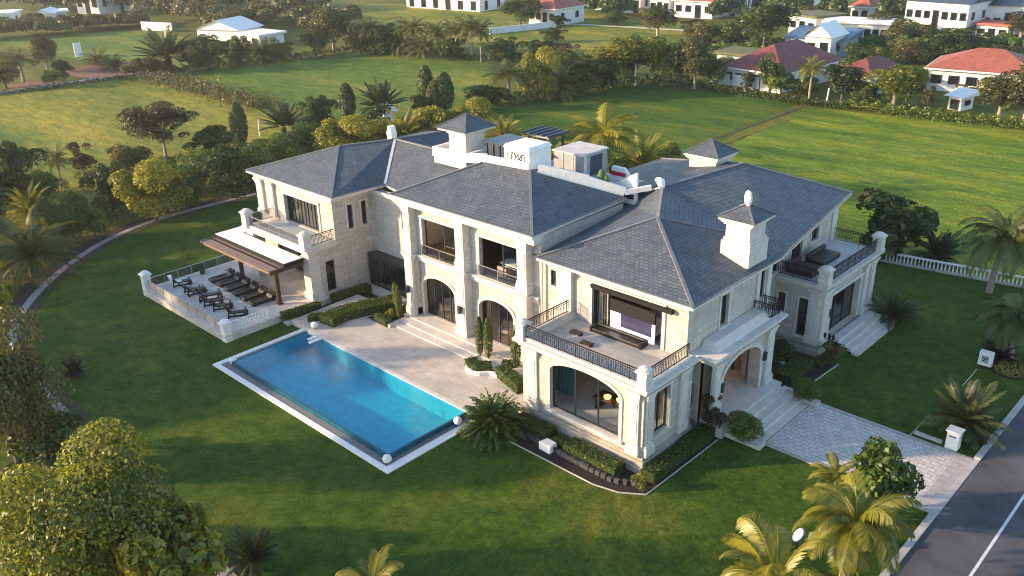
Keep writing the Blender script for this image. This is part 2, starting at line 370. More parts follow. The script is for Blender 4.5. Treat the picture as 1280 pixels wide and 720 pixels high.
def crown_mesh(name, mat, w, h, z0, nlobes, nleaf, leaf, flat=1.0, shape='round', gap=.0, lobe=.34):
    """crown of leaf clumps: w width, h height of the crown, z0 its bottom"""
    L = []
    tries = 0
    while len(L) < nlobes and tries < 4000:
        tries += 1
        p = rng.normal(size=3); p /= (np.abs(p)**3.2).sum()**(1/3.2); rr = rng.random()**.4*(1.12 if rng.random() < .3 else .97)
        if shape == 'umbrella':
            p = np.array([p[0], p[1], p[2]*.9+.1])
        c = p*rr*np.array([.5-lobe*.45, .5-lobe*.45, .5-lobe*.4])
        if shape == 'cone': c[:2] *= max(.15, .62-c[2]*1.0)*1.4
        rad = lobe*(.38+.8*rng.random()**1.3)*.5
        if all(np.linalg.norm((c-q)*1.0) > gap for q, _ in L): L.append((c, rad))
    tot = sum(r_*r_ for _, r_ in L); Cs = []; Ns = []; Ts = []
    for c, rad in L:
        k = max(8, int(nleaf*rad*rad/tot)); q = rng.normal(size=(k, 3)); q /= np.linalg.norm(q, axis=1, keepdims=True)
        q[:, 2] = np.where((q[:, 2] < -.2) & (rng.random(k) < .6), -q[:, 2], q[:, 2])
        rr = rad*(.72+.42*rng.random(k)**.7)
        P = c+q*rr[:, None]
        Cs.append(P); Ns.append(q*.7+rng.normal(size=(k, 3))*.45+np.array([0, 0, .35])); Ts.append(np.clip(.1+.7*rng.random()+.28*rng.normal(size=k), 0, 1))
    C = np.concatenate(Cs); Nn = np.concatenate(Ns); T = np.concatenate(Ts); Nn /= np.linalg.norm(Nn, axis=1, keepdims=True)
    C = C*np.array([w, w, h*flat])+np.array([0, 0, z0+h/2])
    V, F = leaf_quads(C, Nn, leaf*np.ones(len(C)))
    return mesh_tris(name, V, F, T, mat), [(c*np.array([w, w, h*flat])+np.array([0, 0, z0+h/2])) for c, _ in L]
def trunk_mb(h, r, lobes, nbr=7, lean=(0, 0), fork=.55):
    mb = MB(); top = Vector((lean[0], lean[1], h))
    mid = Vector((lean[0]*.4+.1*r, lean[1]*.4, h*.5))
    mb.tube([(0, 0, -.2), (0, 0, .05), mid, top], [r*1.5, r*1.15, r*.85, r*.6], 8)
    for i in range(min(nbr, len(lobes))):
        e = Vector(lobes[i*len(lobes)//max(1, nbr)]); s0 = Vector((0, 0, 0)).lerp(top, fork+.4*rng.random()); m_ = s0.lerp(e, .5)+Vector((0, 0, .12*(e-s0).length*(.5-rng.random())))
        mb.tube([s0, m_, e], [r*.5, r*.33, r*.12], 6)
    return mb
def proto(name): 
    o = bpy.data.objects.new(name, None); return o
PROTO = {}
def add_proto(key, name, cat, parts, h, w):
    """parts: list of (child name, mesh datablock or MB, material). Protos stay unlinked; place() links real copies."""
    ch = []
    for nm, src, mt in parts:
        if isinstance(src, MB):
            me = bpy.data.meshes.new(nm); me.from_pydata(src.v, [], src.f); me.update(); me.materials.append(mt); me.shade_smooth(); src = me
        ch.append((nm, src))
    PROTO[key] = dict(name=name, cat=cat, ch=ch, h=h, w=w)
def place(key, px, py, top, wpx, label, group=None, rot=None, name=None, cat=None, z=0.0, xy=None, h=None, w=None):
    P = PROTO[key]
    g = at(px, py, z) if xy is None else np.array([xy[0], xy[1], z])
    hh = (height_at(g, top)-z) if h is None else h
    ww = metres((g[0], g[1], z+hh*.6), wpx) if w is None else w
    o = bpy.data.objects.new(name or P['name'], None); COL.objects.link(o); o.location = g
    o.empty_display_size = .3
    o.rotation_euler = (0, 0, rng.random()*6.28 if rot is None else rot)
    sx = ww/P['w']; sz = hh/P['h']; o.scale = (sx, sx, sz)
    o['label'] = label; o['category'] = cat or P['cat']
    if group: o['group'] = group
    for nm, me in P['ch']:
        c = bpy.data.objects.new(nm, me); COL.objects.link(c); c.parent = o
    return o
def tree_proto(key, name, cat, mat, h, w, trunk_h, nl, nleaf, leaf, bark=None, r=.16, shape='round', gap=.0, lobe=.34, nbr=7, flat=1.0):
    me, lobes = crown_mesh('crown', mat, w, h-trunk_h, trunk_h, nl, nleaf, leaf, flat, shape, gap, lobe)
    add_proto(key, name, cat, [('trunk', trunk_mb(trunk_h+(h-trunk_h)*.45, r, lobes, nbr), bark or BARK), ('crown', me, mat)], h, w)
def frond_geo(n, L, el0, el1, droop, nleaf, ll, lw, base, twist=.35, jit=.12, vee=.5):
    """feather fronds: returns V,F,tint"""
    Vs = []; Fs = []; Ts = []; cnt = 0
    for i in range(n):
        az = 2.39996*i+rng.normal()*jit; t = (i+.5)/n; el = el0+(el1-el0)*t+rng.normal()*.09
        Lf = L*(.8+.3*rng.random()); tint = np.clip(.25+.5*rng.random(), 0, 1)
        k = nleaf; s = np.linspace(.0, 1, k+1); pts = []
        p = np.array(base, float); e = el; step = Lf/k
        for j in range(k+1):
            pts.append(p.copy()); dirv = np.array([math.cos(az)*math.cos(e), math.sin(az)*math.cos(e), math.sin(e)])
            p = p+dirv*step; e -= droop/k*(.4+1.2*j/k)
        pts = np.array(pts); side = np.array([-math.sin(az), math.cos(az), 0])
        side = side+np.array([0, 0, 1])*twist*rng.normal(); side /= np.linalg.norm(side)
        # rachis
        for j in range(k):
            a, b = pts[j], pts[j+1]; wr = .014*L*(1-j/k)+.008
            Vs += [a-side*wr, a+side*wr, b+side*wr*.85, b-side*wr*.85]; Fs.append([cnt, cnt+1, cnt+2, cnt+3]); cnt += 4; Ts.append(min(1, tint+.2))
        for j in range(2, k):
            d = pts[min(j+1, k)]-pts[j-1]; d /= np.linalg.norm(d); up = np.cross(d, side)
            f = j/k; l_ = ll*math.sin(math.pi*min(1, .18+.8*f))**.7*(.85+.3*rng.random())
            for sg in (-1, 1):
                o = side*sg*.8+d*(.55+.25*f)+up*(-vee*.55 if up[2] > 0 else vee*.55)*(.6+.5*rng.random()); o /= np.linalg.norm(o)
                a = pts[j]; tip = a+o*l_+np.array([0, 0, -.16*l_]); m_ = a+o*l_*.5; wv = d*lw*.75
                Vs += [a, m_-wv, tip, m_+wv]; Fs.append([cnt, cnt+1, cnt+2, cnt+3]); cnt += 4; Ts.append(np.clip(tint+rng.normal()*.12, 0, 1))
    return np.array(Vs), np.array(Fs), np.array(Ts)
def palm_proto(key, name, cat, mat, h, w, trunk_h, n, L, el0, el1, droop, nleaf=18, ll=.5, lw=.09, bark=None, r=.14, lean=0, vee=.5):
    base = (lean, 0, trunk_h)
    V, F, T = frond_geo(n, L, el0, el1, droop, nleaf, ll, lw, base, vee=vee)
    mb = MB(); k = 10; pts = []; rr = []
    for i in range(k+1):
        t = i/k; pts.append((lean*t**1.6, .04*math.sin(6*t), trunk_h*t-.15*(i == 0))); rr.append(r*(1.35-.5*t+(.08 if i % 2 else 0)))
    mb.tube(pts, rr, 8)
    add_proto(key, name, cat, [('trunk', mb, bark or BARK), ('fronds', mesh_tris('fronds', V, F, T, mat), mat)], h, w)
def column_mesh(mat, h, w, n, leaf):
    t = rng.random(n)**.8; az = rng.random(n)*6.283; prof = np.sin(np.clip(.12+t*.86, 0, 1)*math.pi)**.55
    rad = w/2*prof*(.72+.34*rng.random(n)); C = np.stack([np.cos(az)*rad, np.sin(az)*rad, .12*h+t*h*.88], 1)
    N_ = np.stack([np.cos(az), np.sin(az), .25+0*az], 1)+rng.normal(size=(n, 3))*.35; N_ /= np.linalg.norm(N_, axis=1, keepdims=True)
    V, F = leaf_quads(C, N_, leaf*np.ones(n), .45, upright=1.6)
    return mesh_tris('foliage', V, F, np.clip(.4+.25*rng.normal(size=n), 0, 1), mat)

# ------------------------------------------------------------------ ground, road, lawns
POOLHOLE = [(-29.0, -8.95), (-11.6, -8.95), (-11.6, -2.45), (-29.0, -2.45)]
def holed(outer, z):
    loops = [[Vector((*p, 0)) for p in outer], [Vector((*p, 0)) for p in POOLHOLE]]
    mb = MB(); mb.v = [(p.x, p.y, z) for l in loops for p in l]
    for t in tessellate_polygon(loops):
        a, b, c = [Vector(mb.v[i]) for i in t]
        mb.f.append(tuple(t) if (b-a).cross(c-a).z > 0 else tuple(reversed(t)))
    return mb
struct('ground', holed([(-900, -500), (700, -500), (700, 1200), (-900, 1200)], -.02), DGRASS)
def sheet(name, pts, z, mat): return struct(name, MB().poly([(p[0], p[1], z) for p in pts]), mat)
def arcpts(c, r, a0, a1, k): return [(c[0]+r*math.cos(R(a0+(a1-a0)*i/k)), c[1]+r*math.sin(R(a0+(a1-a0)*i/k))) for i in range(k+1)]
PATHC = [(2, -20.1), (-10, -19.95), (-20, -19.6), (-30.5, -19.2), (-38, -18.9), (-43, -18.4), (-48.6, -16.3), (-53, -13.2), (-56.4, -10), (-59, -7), (-61.2, -4), (-62.9, 0), (-63.7, 4), (-63.6, 9), (-63.1, 15), (-62.6, 21), (-62, 32), (-61, 44)]
def offset(pl, d):
    o = []
    for i, p in enumerate(pl):
        a = Vector(pl[max(0, i-1)]); b = Vector(pl[min(len(pl)-1, i+1)]); t = (b-a).normalized(); o.append((p[0]-t.y*d, p[1]+t.x*d))
    return o
def smooth(pl, it=2):
    for _ in range(it):
        q = [pl[0]]
        for a, b in zip(pl, pl[1:]): q += [(a[0]*.75+b[0]*.25, a[1]*.75+b[1]*.25), (a[0]*.25+b[0]*.75, a[1]*.25+b[1]*.75)]
        pl = q+[pl[-1]]
    return pl
def ribbon(pl, d0, d1, z0, z1):
    mb = MB(); a = offset(pl, d0); b = offset(pl, d1)
    for i in range(len(pl)-1):
        mb.hexa([b[i], b[i+1], a[i+1], a[i]], z0, z1) if False else None
        P = [a[i], a[i+1], b[i+1], b[i]]
        mb.poly([(p[0], p[1], z1) for p in P])
        mb.poly([(a[i][0], a[i][1], z0), (a[i+1][0], a[i+1][1], z0), (a[i+1][0], a[i+1][1], z1), (a[i][0], a[i][1], z1)])
        mb.poly([(b[i][0], b[i][1], z1), (b[i+1][0], b[i+1][1], z1), (b[i+1][0], b[i+1][1], z0), (b[i][0], b[i][1], z0)])
    return mb
PS = smooth(PATHC, 2)
lawnpoly = offset(PS, -.6)[::-1]+[(13.3, -20.5), (13.3, 42.0), (-3, 39.6), (-30, 36)]
struct('lawn', holed(lawnpoly, .004), LAWN)
# fields beyond the garden
sheet('field', [(-260, -60), (-80, -60), (-83, 8), (-81, 34), (-99, 39), (-150, 40.5), (-153, 14), (-158, -30), (-260, -60)], .004, FIELD)
sheet('field', [(-147, 46), (-101, 44.5), (-78, 39), (-70, 55), (-78, 68), (-108, 96), (-142, 86)], .006, GREENF)
sheet('field', [(-36, 41), (-80, 66), (-70, 91), (-50, 95.5), (-39, 94), (-35.5, 62)], .006, MOWN)
sheet('field', [(-33.5, 62), (-36, 93), (-8, 98.2), (40, 106), (40, 46), (8, 42.2), (-2, 40.6), (-34, 37)], .008, MEADOW)
sheet('field', [(-236, 40), (-215, 76), (-160, 70), (-150, 46), (-178, 42)], .006, GREENF)
sheet('field', [(-205, 120), (-215, 150), (-150, 172), (-95, 165), (-80, 135), (-104, 112), (-138, 108)], .004, FIELD)
struct('bare_earth', MB().poly([(-152, 33, .02), (-150.5, 43, .02), (-160, 47, .9), (-166, 40, 1.1), (-163, 32, .5)]), EARTH)
struct('bare_earth', MB().poly([(-153, 20, .02), (-152.5, 28, .02), (-160, 30, .15), (-161, 20, .1)]), EARTH)
struct('field_track', MB().box(-37.4, -36.8, 63, 93, 0, .03), M('worn_track', (.05, .055, .018), .95, .4, 2))
struct('field_track', MB().box(-34.9, -34.5, 62, 91, 0, .03), DGRASS)
struct('field_wall_kerb', ribbon([(-152.3, 5), (-151.8, 20), (-151.2, 33), (-149.5, 44)], -.3, .3, 0, .5), KERB)
struct('footpath', ribbon([(-136, 135), (-128, 147.5), (-112, 151), (-96, 154)], -.8, .8, 0, .05), PATIO)
# road with kerb and marking
struct('road', MB().poly([(13.75, -70, .012), (40, -70, .012), (40, 140, .012), (13.75, 140, .012)]), ASPH)
mb = MB(); mb.box(13.4, 13.75, -70, 7.0, 0, .12); mb.box(13.4, 13.75, 7.0, 13.75, 0, .035); mb.box(13.4, 13.75, 13.75, 140, 0, .12)
struct('kerb', mb, KERB)
struct('road_marking', MB().poly([(16.5, -70, .018), (16.64, -70, .018), (16.64, 140, .018), (16.5, 140, .018)]), PAINT)
struct('driveway', MB().box(3.75, 12.6, 7.35, 13.35, -.05, .03), DRIVE)
mb = MB(); mb.box(3.75, 13.4, 7.05, 7.35, -.05, .05); mb.box(3.75, 13.4, 13.35, 13.65, -.05, .05); mb.box(12.6, 13.4, 7.35, 13.35, -.05, .03)
struct('driveway_edge', mb, DRIVEB)
# curved garden path with its soil strip and edging
struct('garden_path', ribbon(PS, .15, .8, 0, .08), PATHM)
struct('path_soil_strip', ribbon(PS, .8, 2.3, 0, .04), SOIL)
struct('path_soil_strip', ribbon(PS, -.65, .15, 0, .03), M('path_edge_turf', (.035, .04, .015), .95, .4, 4))

# ------------------------------------------------------------------ pool and patio
PZ = .42
pool = thing('swimming_pool', 'long turquoise infinity pool with dark tiled outer wall set in the lawn before the villa', 'swimming pool', (-20.3, -5.7, 0))
x0, x1, y0, y1 = -28.9, -11.75, -8.8, -2.6
mb = MB()
mb.poly([(x0, y0, -.95), (x1, y0, -.95), (x1, y1, -.95), (x0, y1, -.95)])
for a, b in (((x0, y0), (x1, y0)), ((x1, y0), (x1, y1)), ((x1, y1), (x0, y1)), ((x0, y1), (x0, y0))):
    mb.poly([(*b, -.95), (*a, -.95), (*a, PZ-.04), (*b, PZ-.04)])
mb.build('basin', POOLT, pool)
mb = MB(); t = .14
e_ = .012; mb.box(x0-t, x1+t, y0-t, y0-e_, .06, PZ-.02); mb.box(x0-t, x0-e_, y0-e_, y1, .06, PZ-.02); mb.box(x1+e_, x1+t, y0-e_, y1, .06, PZ-.02)
mb.build('outer_wall', PWALL, pool)
mb = MB(); mb.box(x0-t, x1+t, y1+.012, y1+.35, -.2, PZ+.03); mb.build('coping', STEPS, pool)
mw, N_, L_, g_ = glass_mat('pool_water', (.36, .80, .90), .03, .04)
gp = N_.new('ShaderNodeNewGeometry'); nn = noise(N_, L_, gp.outputs['Position'], 1.6, 5, .65)
bp = N_.new('ShaderNodeBump'); bp.inputs['Strength'].default_value = .35; bp.inputs['Distance'].default_value = .06; L_.new(nn.outputs[0], bp.inputs['Height']); L_.new(bp.outputs[0], g_.inputs['Normal'])
MB().poly([(x0, y0, PZ-.06), (x1, y0, PZ-.06), (x1, y1, PZ-.06), (x0, y1, PZ-.06)]).build('water', mw, pool)
mb = MB()
mb.box(x0-.95, x1+.75, y0-.62, y0-t, -.05, .05); mb.box(x0-.95, x0-t, y0-t, y1+.2, -.05, .05); mb.box(x1+t, x1+.55, y0-t, y1, -.05, .05)
mb.build('overflow_gravel', GRAVEL, pool)
mb = MB(); mb.box(x0-1.4, x1+1.1, y0-1.0, y0-.62, -.05, .09); mb.box(x0-1.4, x0-.95, y0-.62, y1+.6, -.05, .09); mb.box(x1+.55, x1+1.1, y0-.62, y1, -.05, .09)
mb.build('border_kerb', WHITE, pool)
mb = MB()
for q in range(2): mb.box(-27.9+.5*q, -27.6+.5*q, y1-.75-.3*q, y1-.05, PZ-.03, PZ+.05)
mb.bar((-28.1, y1-.1, PZ), (-28.1, y1-.5, PZ+.3), .06).bar((-27.3, y1-.1, PZ), (-27.3, y1-.5, PZ+.3), .06)
mb.build('pool_ladder', WHITE, pool)
for (px, py), lab in (((-29.25, -8.75), 'white rounded pool lamp at the corner nearest the gym terrace steps'), ((-28.95, -1.95), 'white rounded pool lamp beside the clipped curved hedge'),
                      ((-11.35, -3.6), 'white rounded pool lamp beside the big spiky bush'), ((-11.45, -9.15), 'white rounded pool lamp at the pool corner farthest out on the lawn')):
    zb = .06 if py < -3 else PZ
    l = thing('pool_lamp', lab, 'lamp', (px, py, zb), 'lamps at the pool corners')
    MB().lathe((px, py, zb), [(.14, 0), (.17, .08), (.17, .12)], 12).build('base', STEEL, l)
    MB().lathe((px, py, zb), [(.18, .12), (.25, .18), (.28, .34), (.22, .48), (.08, .54)], 14).build('lamp_shade', WHITE, l, smooth=True)
mb = MB(); mb.hexa([(-31.6, -2.25), (-9.9, -2.25), (-9.6, -1.2), (-9.4, 4.2), (-31.6, 4.2)], -.1, PZ)
struct('patio', mb, PATIO)
struct('garden_steps', MB().box(-32.3, -31.6, -2.6, -1.2, -.05, .25), STEPS)

# ------------------------------------------------------------------ villa
V0 = (-18, 10, 0)
villa = thing('villa', 'large two-storey pale stone villa with slate-blue hipped roofs, balconies and arched openings', 'villa', V0)
def arch(s0, s1, z0, zs, za, k=16):
    p = [(s0, z0), (s1, z0)]
    for i in range(k+1):
        t = math.pi*i/k; p.append(((s0+s1)/2+(s1-s0)/2*math.cos(t), zs+(za-zs)*math.sin(t)))
    return p
def rect(s0, s1, z0, z1): return [(s0, z0), (s1, z0), (s1, z1), (s0, z1)]
def wall(o, u, n, outer, holes, th, mat=None, name='wall', parent=None):
    mb = MB(); P = lambda s, z, b: (o[0]+u[0]*s-n[0]*b, o[1]+u[1]*s-n[1]*b, z)
    loops = [outer]+holes; allp = [p for l in loops for p in l]
    tri = tessellate_polygon([[Vector((p[0], p[1], 0)) for p in l] for l in loops])
    want = Vector((n[0], n[1], 0))
    for t in tri:
        f = [P(*allp[i], 0) for i in t]; nn = (Vector(f[1])-Vector(f[0])).cross(Vector(f[2])-Vector(f[0]))
        if nn.dot(want) < 0: f.reverse()
        mb.poly(f); mb.poly([P(*allp[i], th) for i in t])
    for l in holes:
        for a, b in zip(l, l[1:]+l[:1]): mb.poly([P(*a, 0), P(*b, 0), P(*b, th), P(*a, th)])
    return mb.build(name, mat or STONE, parent or villa)
def window(o, u, n, s0, s1, z0, z1, cols=1, rows=1, rec=.2, mat=None, glass=None, za=None, fw=.07, parent=None, name='window', trans=None):
    """frame (named window) with its pane as a sub-part"""
    mb = MB(); b0, b1 = -rec-.06, -rec+.04; mat = mat or CHAR; glass = glass or PANE
    top = (lambda s: z1) if za is None else (lambda s: z1+(za-z1)*math.sqrt(max(0, 1-((s-(s0+s1)/2)/((s1-s0)/2))**2)))
    for s in (s0+fw/2, s1-fw/2): mb.obox(o, u, n, s-fw/2, s+fw/2, b0, b1, z0, top(s) if za else z1)
    mb.obox(o, u, n, s0+fw, s1-fw, b0, b1, z0, z0+fw)
    if za is None: mb.obox(o, u, n, s0+fw, s1-fw, b0, b1, z1-fw, z1)
    else:
        pts = arch(s0, s1, z0, z1, za, 14)[2:]
        for a, b in zip(pts, pts[1:]):
            Q = lambda p, q: (o[0]+u[0]*p[0]+n[0]*q, o[1]+u[1]*p[0]+n[1]*q, p[1])
            mb.bar(Q(a, (b0+b1)/2), Q(b, (b0+b1)/2), .1, .1)
    for i in range(1, cols):
        s = s0+(s1-s0)*i/cols; mb.obox(o, u, n, s-fw*.4, s+fw*.4, b0+.005, b1-.005, z0+fw, top(s)-fw*.5)
    for i in range(1, rows):
        z = z0+(z1-z0)*i/rows; mb.obox(o, u, n, s0+fw, s1-fw, b0+.01, b1-.01, z-fw*.4, z+fw*.4)
    w = mb.build(name, mat, parent or villa)
    pb = MB(); pl = rect(s0+.01, s1-.01, z0+.01, z1-.01) if za is None else arch(s0+.01, s1-.01, z0+.01, z1, za-.02, 16)
    pb.poly([(o[0]+u[0]*s+n[0]*(-rec-.012), o[1]+u[1]*s+n[1]*(-rec-.012), z) for s, z in pl]); pb.build('pane', glass, w)
    return w
FX, RY = ((1, 0), (0, -1)), ((0, 1), (1, 0))          # walls facing -y (along x) and facing +x (along y)
def surround(o, u, n, s0, s1, z0, z1, w=.16, d=.06, sill=True, parent=None, mat=None):
    mb = MB()
    mb.obox(o, u, n, s0-w, s0, 0, d, z0, z1); mb.obox(o, u, n, s1, s1+w, 0, d, z0, z1); mb.obox(o, u, n, s0-w-.04, s1+w+.04, 0, d+.03, z1, z1+w)
    if sill: mb.obox(o, u, n, s0-w-.05, s1+w+.05, 0, d+.08, z0-.12, z0)
    return mb.build('window_surround', mat or TRIM, parent or villa)
def arch_surround(o, u, n, s0, s1, z0, zs, za, w=.22, d=.07, k=16):
    mb = MB(); mb.obox(o, u, n, s0-w, s0, 0, d, z0, zs); mb.obox(o, u, n, s1, s1+w, 0, d, z0, zs)
    c = (s0+s1)/2; a = (s1-s0)/2; P = lambda s, z, q: (o[0]+u[0]*s+n[0]*q, o[1]+u[1]*s+n[1]*q, z)
    for i in range(k):
        t0, t1 = math.pi*i/k, math.pi*(i+1)/k
        I = [(c+a*math.cos(t), zs+(za-zs)*math.sin(t)) for t in (t0, t1)]; O = [(c+(a+w)*math.cos(t), zs+(za-zs+w)*math.sin(t)) for t in (t0, t1)]
        mb.poly([P(*I[0], d), P(*O[0], d), P(*O[1], d), P(*I[1], d)])
        mb.poly([P(*O[0], d), P(*O[0], 0), P(*O[1], 0), P(*O[1], d)]); mb.poly([P(*I[0], d), P(*I[1], d), P(*I[1], 0), P(*I[0], 0)])
    return mb.build('arch_surround', TRIM, villa)
def pilaster(o, u, n, s0, s1, d, z0, z1, base=.5, cap=.45):
    mb = MB(); mb.obox(o, u, n, s0, s1, -.02, d, z0+base, z1-cap)
    mb.obox(o, u, n, s0-.1, s1+.1, -.02, d+.1, z0, z0+base*.75); mb.obox(o, u, n, s0-.05, s1+.05, -.02, d+.05, z0+base*.75, z0+base)
    mb.obox(o, u, n, s0-.05, s1+.05, -.02, d+.05, z1-cap, z1-cap*.62); mb.obox(o, u, n, s0-.1, s1+.1, -.02, d+.1, z1-cap*.62, z1-cap*.3); mb.obox(o, u, n, s0-.16, s1+.16, -.02, d+.16, z1-cap*.3, z1)
    m_ = .14*(s1-s0); mb.obox(o, u, n, s0+m_, s1-m_, d, d+.03, z0+base+.25, z1-cap-.25)
    return mb.build('pilaster', TRIM, villa)
def cornice(o, u, n, s0, s1, z, steps=((.08, .16), (.2, .14), (.34, .16)), e0=True, e1=True, mat=None, back=.02):
    mb = MB(); zz = z
    for d, h in steps:
        mb.obox(o, u, n, s0-(d if e0 else 0), s1+(d if e1 else 0), -back, d, zz, zz+h); zz += h
    return mb.build('cornice', mat or TRIM, villa)
def iron_rail(pts, z0, h=.95, sp=.16, parent=None, scroll=True):
    mb = MB(); x = 0
    for a, b in zip(pts, pts[1:]):
        a3, b3 = Vector((*a, 0)), Vector((*b, 0)); L_ = (b3-a3).length; k = max(2, int(L_/sp))
        mb.bar((*a, z0+h), (*b, z0+h), .06, .05); mb.bar((*a, z0+.1), (*b, z0+.1), .04, .04); mb.bar((*a, z0+h-.14), (*b, z0+h-.14), .03, .03)
        for i in range(k+1):
            p = a3.lerp(b3, i/k); mb.bar((p.x, p.y, z0+.02 if i % 8 == 0 else z0+.1), (p.x, p.y, z0+h), .035 if i % 8 == 0 else .022)
            if scroll and i < k and i % 2 == 0:
                q = a3.lerp(b3, (i+.5)/k); mb.bar((p.x, p.y, z0+.3), (q.x, q.y, z0+.62), .02)
    return mb.build('balcony_railing', IRON, parent or villa)
def glass_rail(pts, z0, h=.9):
    mb = MB(); gb = MB()
    for a, b in zip(pts, pts[1:]):
        mb.bar((*a, z0+h), (*b, z0+h), .07, .05); mb.bar((*a, z0+.04), (*b, z0+.04), .06, .06)
        L_ = (Vector(b)-Vector(a)).length; k = max(1, round(L_/1.6))
        for i in range(k+1):
            t = i/k; p = (a[0]+(b[0]-a[0])*t, a[1]+(b[1]-a[1])*t); mb.bar((*p, z0), (*p, z0+h), .045)
        gb.poly([(*a, z0+.06), (*b, z0+.06), (*b, z0+h-.03), (*a, z0+h-.03)])
    r = mb.build('balcony_railing', STEEL, villa); gb.build('glass_panel', GLASSD, r); return r
def pier(x, y, w, z0, z1, mat=None):
    mb = MB(); h = w/2; mb.box(x-h, x+h, y-h, y+h, z0, z1-.2); mb.box(x-h-.06, x+h+.06, y-h-.06, y+h+.06, z0, z0+.14)
    mb.box(x-h-.09, x+h+.09, y-h-.09, y+h+.09, z1-.28, z1-.13)
    mb.lathe((x, y, z1-.13), [(h*1.25, 0), (h*1.15, .08), (h*.8, .17), (h*.3, .22)], 14)
    return mb.build('balcony_pier', mat or TRIM, villa)
def sconce(o, u, n, s, z):
    mb = MB(); mb.obox(o, u, n, s-.09, s+.09, 0, .05, z-.12, z+.16); mb.obox(o, u, n, s-.12, s+.12, .05, .25, z-.28, z+.2); mb.obox(o, u, n, s-.15, s+.15, .03, .28, z+.2, z+.26)
    return mb.build('wall_lamp', CHAR, villa)
def room(x0, x1, y0, y1, z0, z1, wallm, floorm, skip=()):
    mb = MB()
    F = {'x0': [(x0, y0), (x0, y1)], 'x1': [(x1, y1), (x1, y0)], 'y1': [(x0, y1), (x1, y1)], 'y0': [(x1, y0), (x0, y0)]}
    for k, (a, b) in F.items():
        if k not in skip: mb.poly([(*a, z0), (*b, z0), (*b, z1), (*a, z1)])
    mb.poly([(x0, y0, z1), (x1, y0, z1), (x1, y1, z1), (x0, y1, z1)])
    r = mb.build('room', wallm, villa); MB().poly([(x0, y0, z0), (x1, y0, z0), (x1, y1, z0), (x0, y1, z0)]).build('floor', floorm, r)
    return r

# ---- main block (right front): bay with balcony over
U, N1 = FX; U2, N2 = RY
mb = MB(); mb.box(-9.5, .32, -.32, 4.85, -.1, .42); mb.box(-9.35, .2, -.2, 4.85, .42, .8); mb.box(-9.25, .1, -.1, 4.85, .8, 1.0)
mb.build('plinth', PLINTH, villa)
wall((0, 0), U, N1, rect(-9.1, 0, 1.0, 5.15), [arch(-6.85, -1.65, 1.5, 4.15, 4.95)], .4)
wall((0, 0), U2, N2, rect(0, 4.8, 1.0, 5.15), [rect(.95, 2.5, 1.9, 4.75)], .4)
wall((-9.1, 0), (0, 1), (-1, 0), rect(0, 4.8, 1.0, 5.15), [], .3)
arch_surround((0, 0), U, N1, -6.85, -1.65, 1.5, 4.15, 4.95)
mb = MB(); mb.obox((0, 0), U, N1, -7.15, -1.35, 0, .22, 1.32, 1.5); mb.build('window_sill', TRIM, villa)
window((0, 0), U, N1, -6.85, -1.65, 1.5, 4.15, 3, 1, .28, glass=GLASS, za=4.95, fw=.09)
surround((0, 0), U2, N2, .95, 2.5, 1.9, 4.75); window((0, 0), U2, N2, .95, 2.5, 1.9, 4.75, 2, 1, .25, glass=GLASSD)
pilaster((0, 0), U, N1, -8.75, -7.85, .14, 1.0, 5.15, .7, .5); pilaster((0, 0), U, N1, -.95, -.25, .14, 1.0, 5.15, .7, .5)
pilaster((0, 0), U2, N2, .15, .8, .14, 1.0, 5.15, .7, .5); pilaster((0, 0), U2, N2, 3.4, 4.2, .14, 1.0, 5.15, .7, .5)
mb = MB(); zz = 5.1
for d, h in ((.2, .16), (.32, .12), (.45, .18)):
    
    mb.box(-9.1-d, d, -d, .3, zz, zz+h); mb.box(-9.1-d, -8.85, .3, 4.8, zz, zz+h); mb.box(-.32, d, .3, 4.8, zz, zz+h); zz += h
mb.build('balcony_ledge', TRIM, villa)
MB().box(-8.9, -.3, .3, 4.79, 5.05, 5.16).build('balcony_floor', PATIO, villa)
mb = MB(); mb.box(-8.8, -.2, -.2, .05, 5.56, 5.72); mb.box(-.2, .1, .2, 4.5, 5.56, 5.72); mb.box(-9.2, -9.0, .2, 4.5, 5.56, 5.72); mb.build('balcony_curb', TRIM, villa)
iron_rail([(-8.7, -.08), (-.35, -.08)], 5.7, .85); iron_rail([(-.02, .3), (-.02, 4.3)], 5.7, .85); iron_rail([(-9.08, .3), (-9.08, 4.3)], 5.7, .85)
pier(-.02, -.02, .62, 5.56, 6.75); pier(-9.05, -.02, .62, 5.56, 6.75)
# sunroom behind the bay window
room(-9.0, -.4, .42, 7.4, 1.2, 4.98, M('pale_plaster', (.68, .65, .6), .8, .05, 1), M('pale_floor', (.6, .57, .52), .5, .12, 1.5), ('y0', 'x1'))
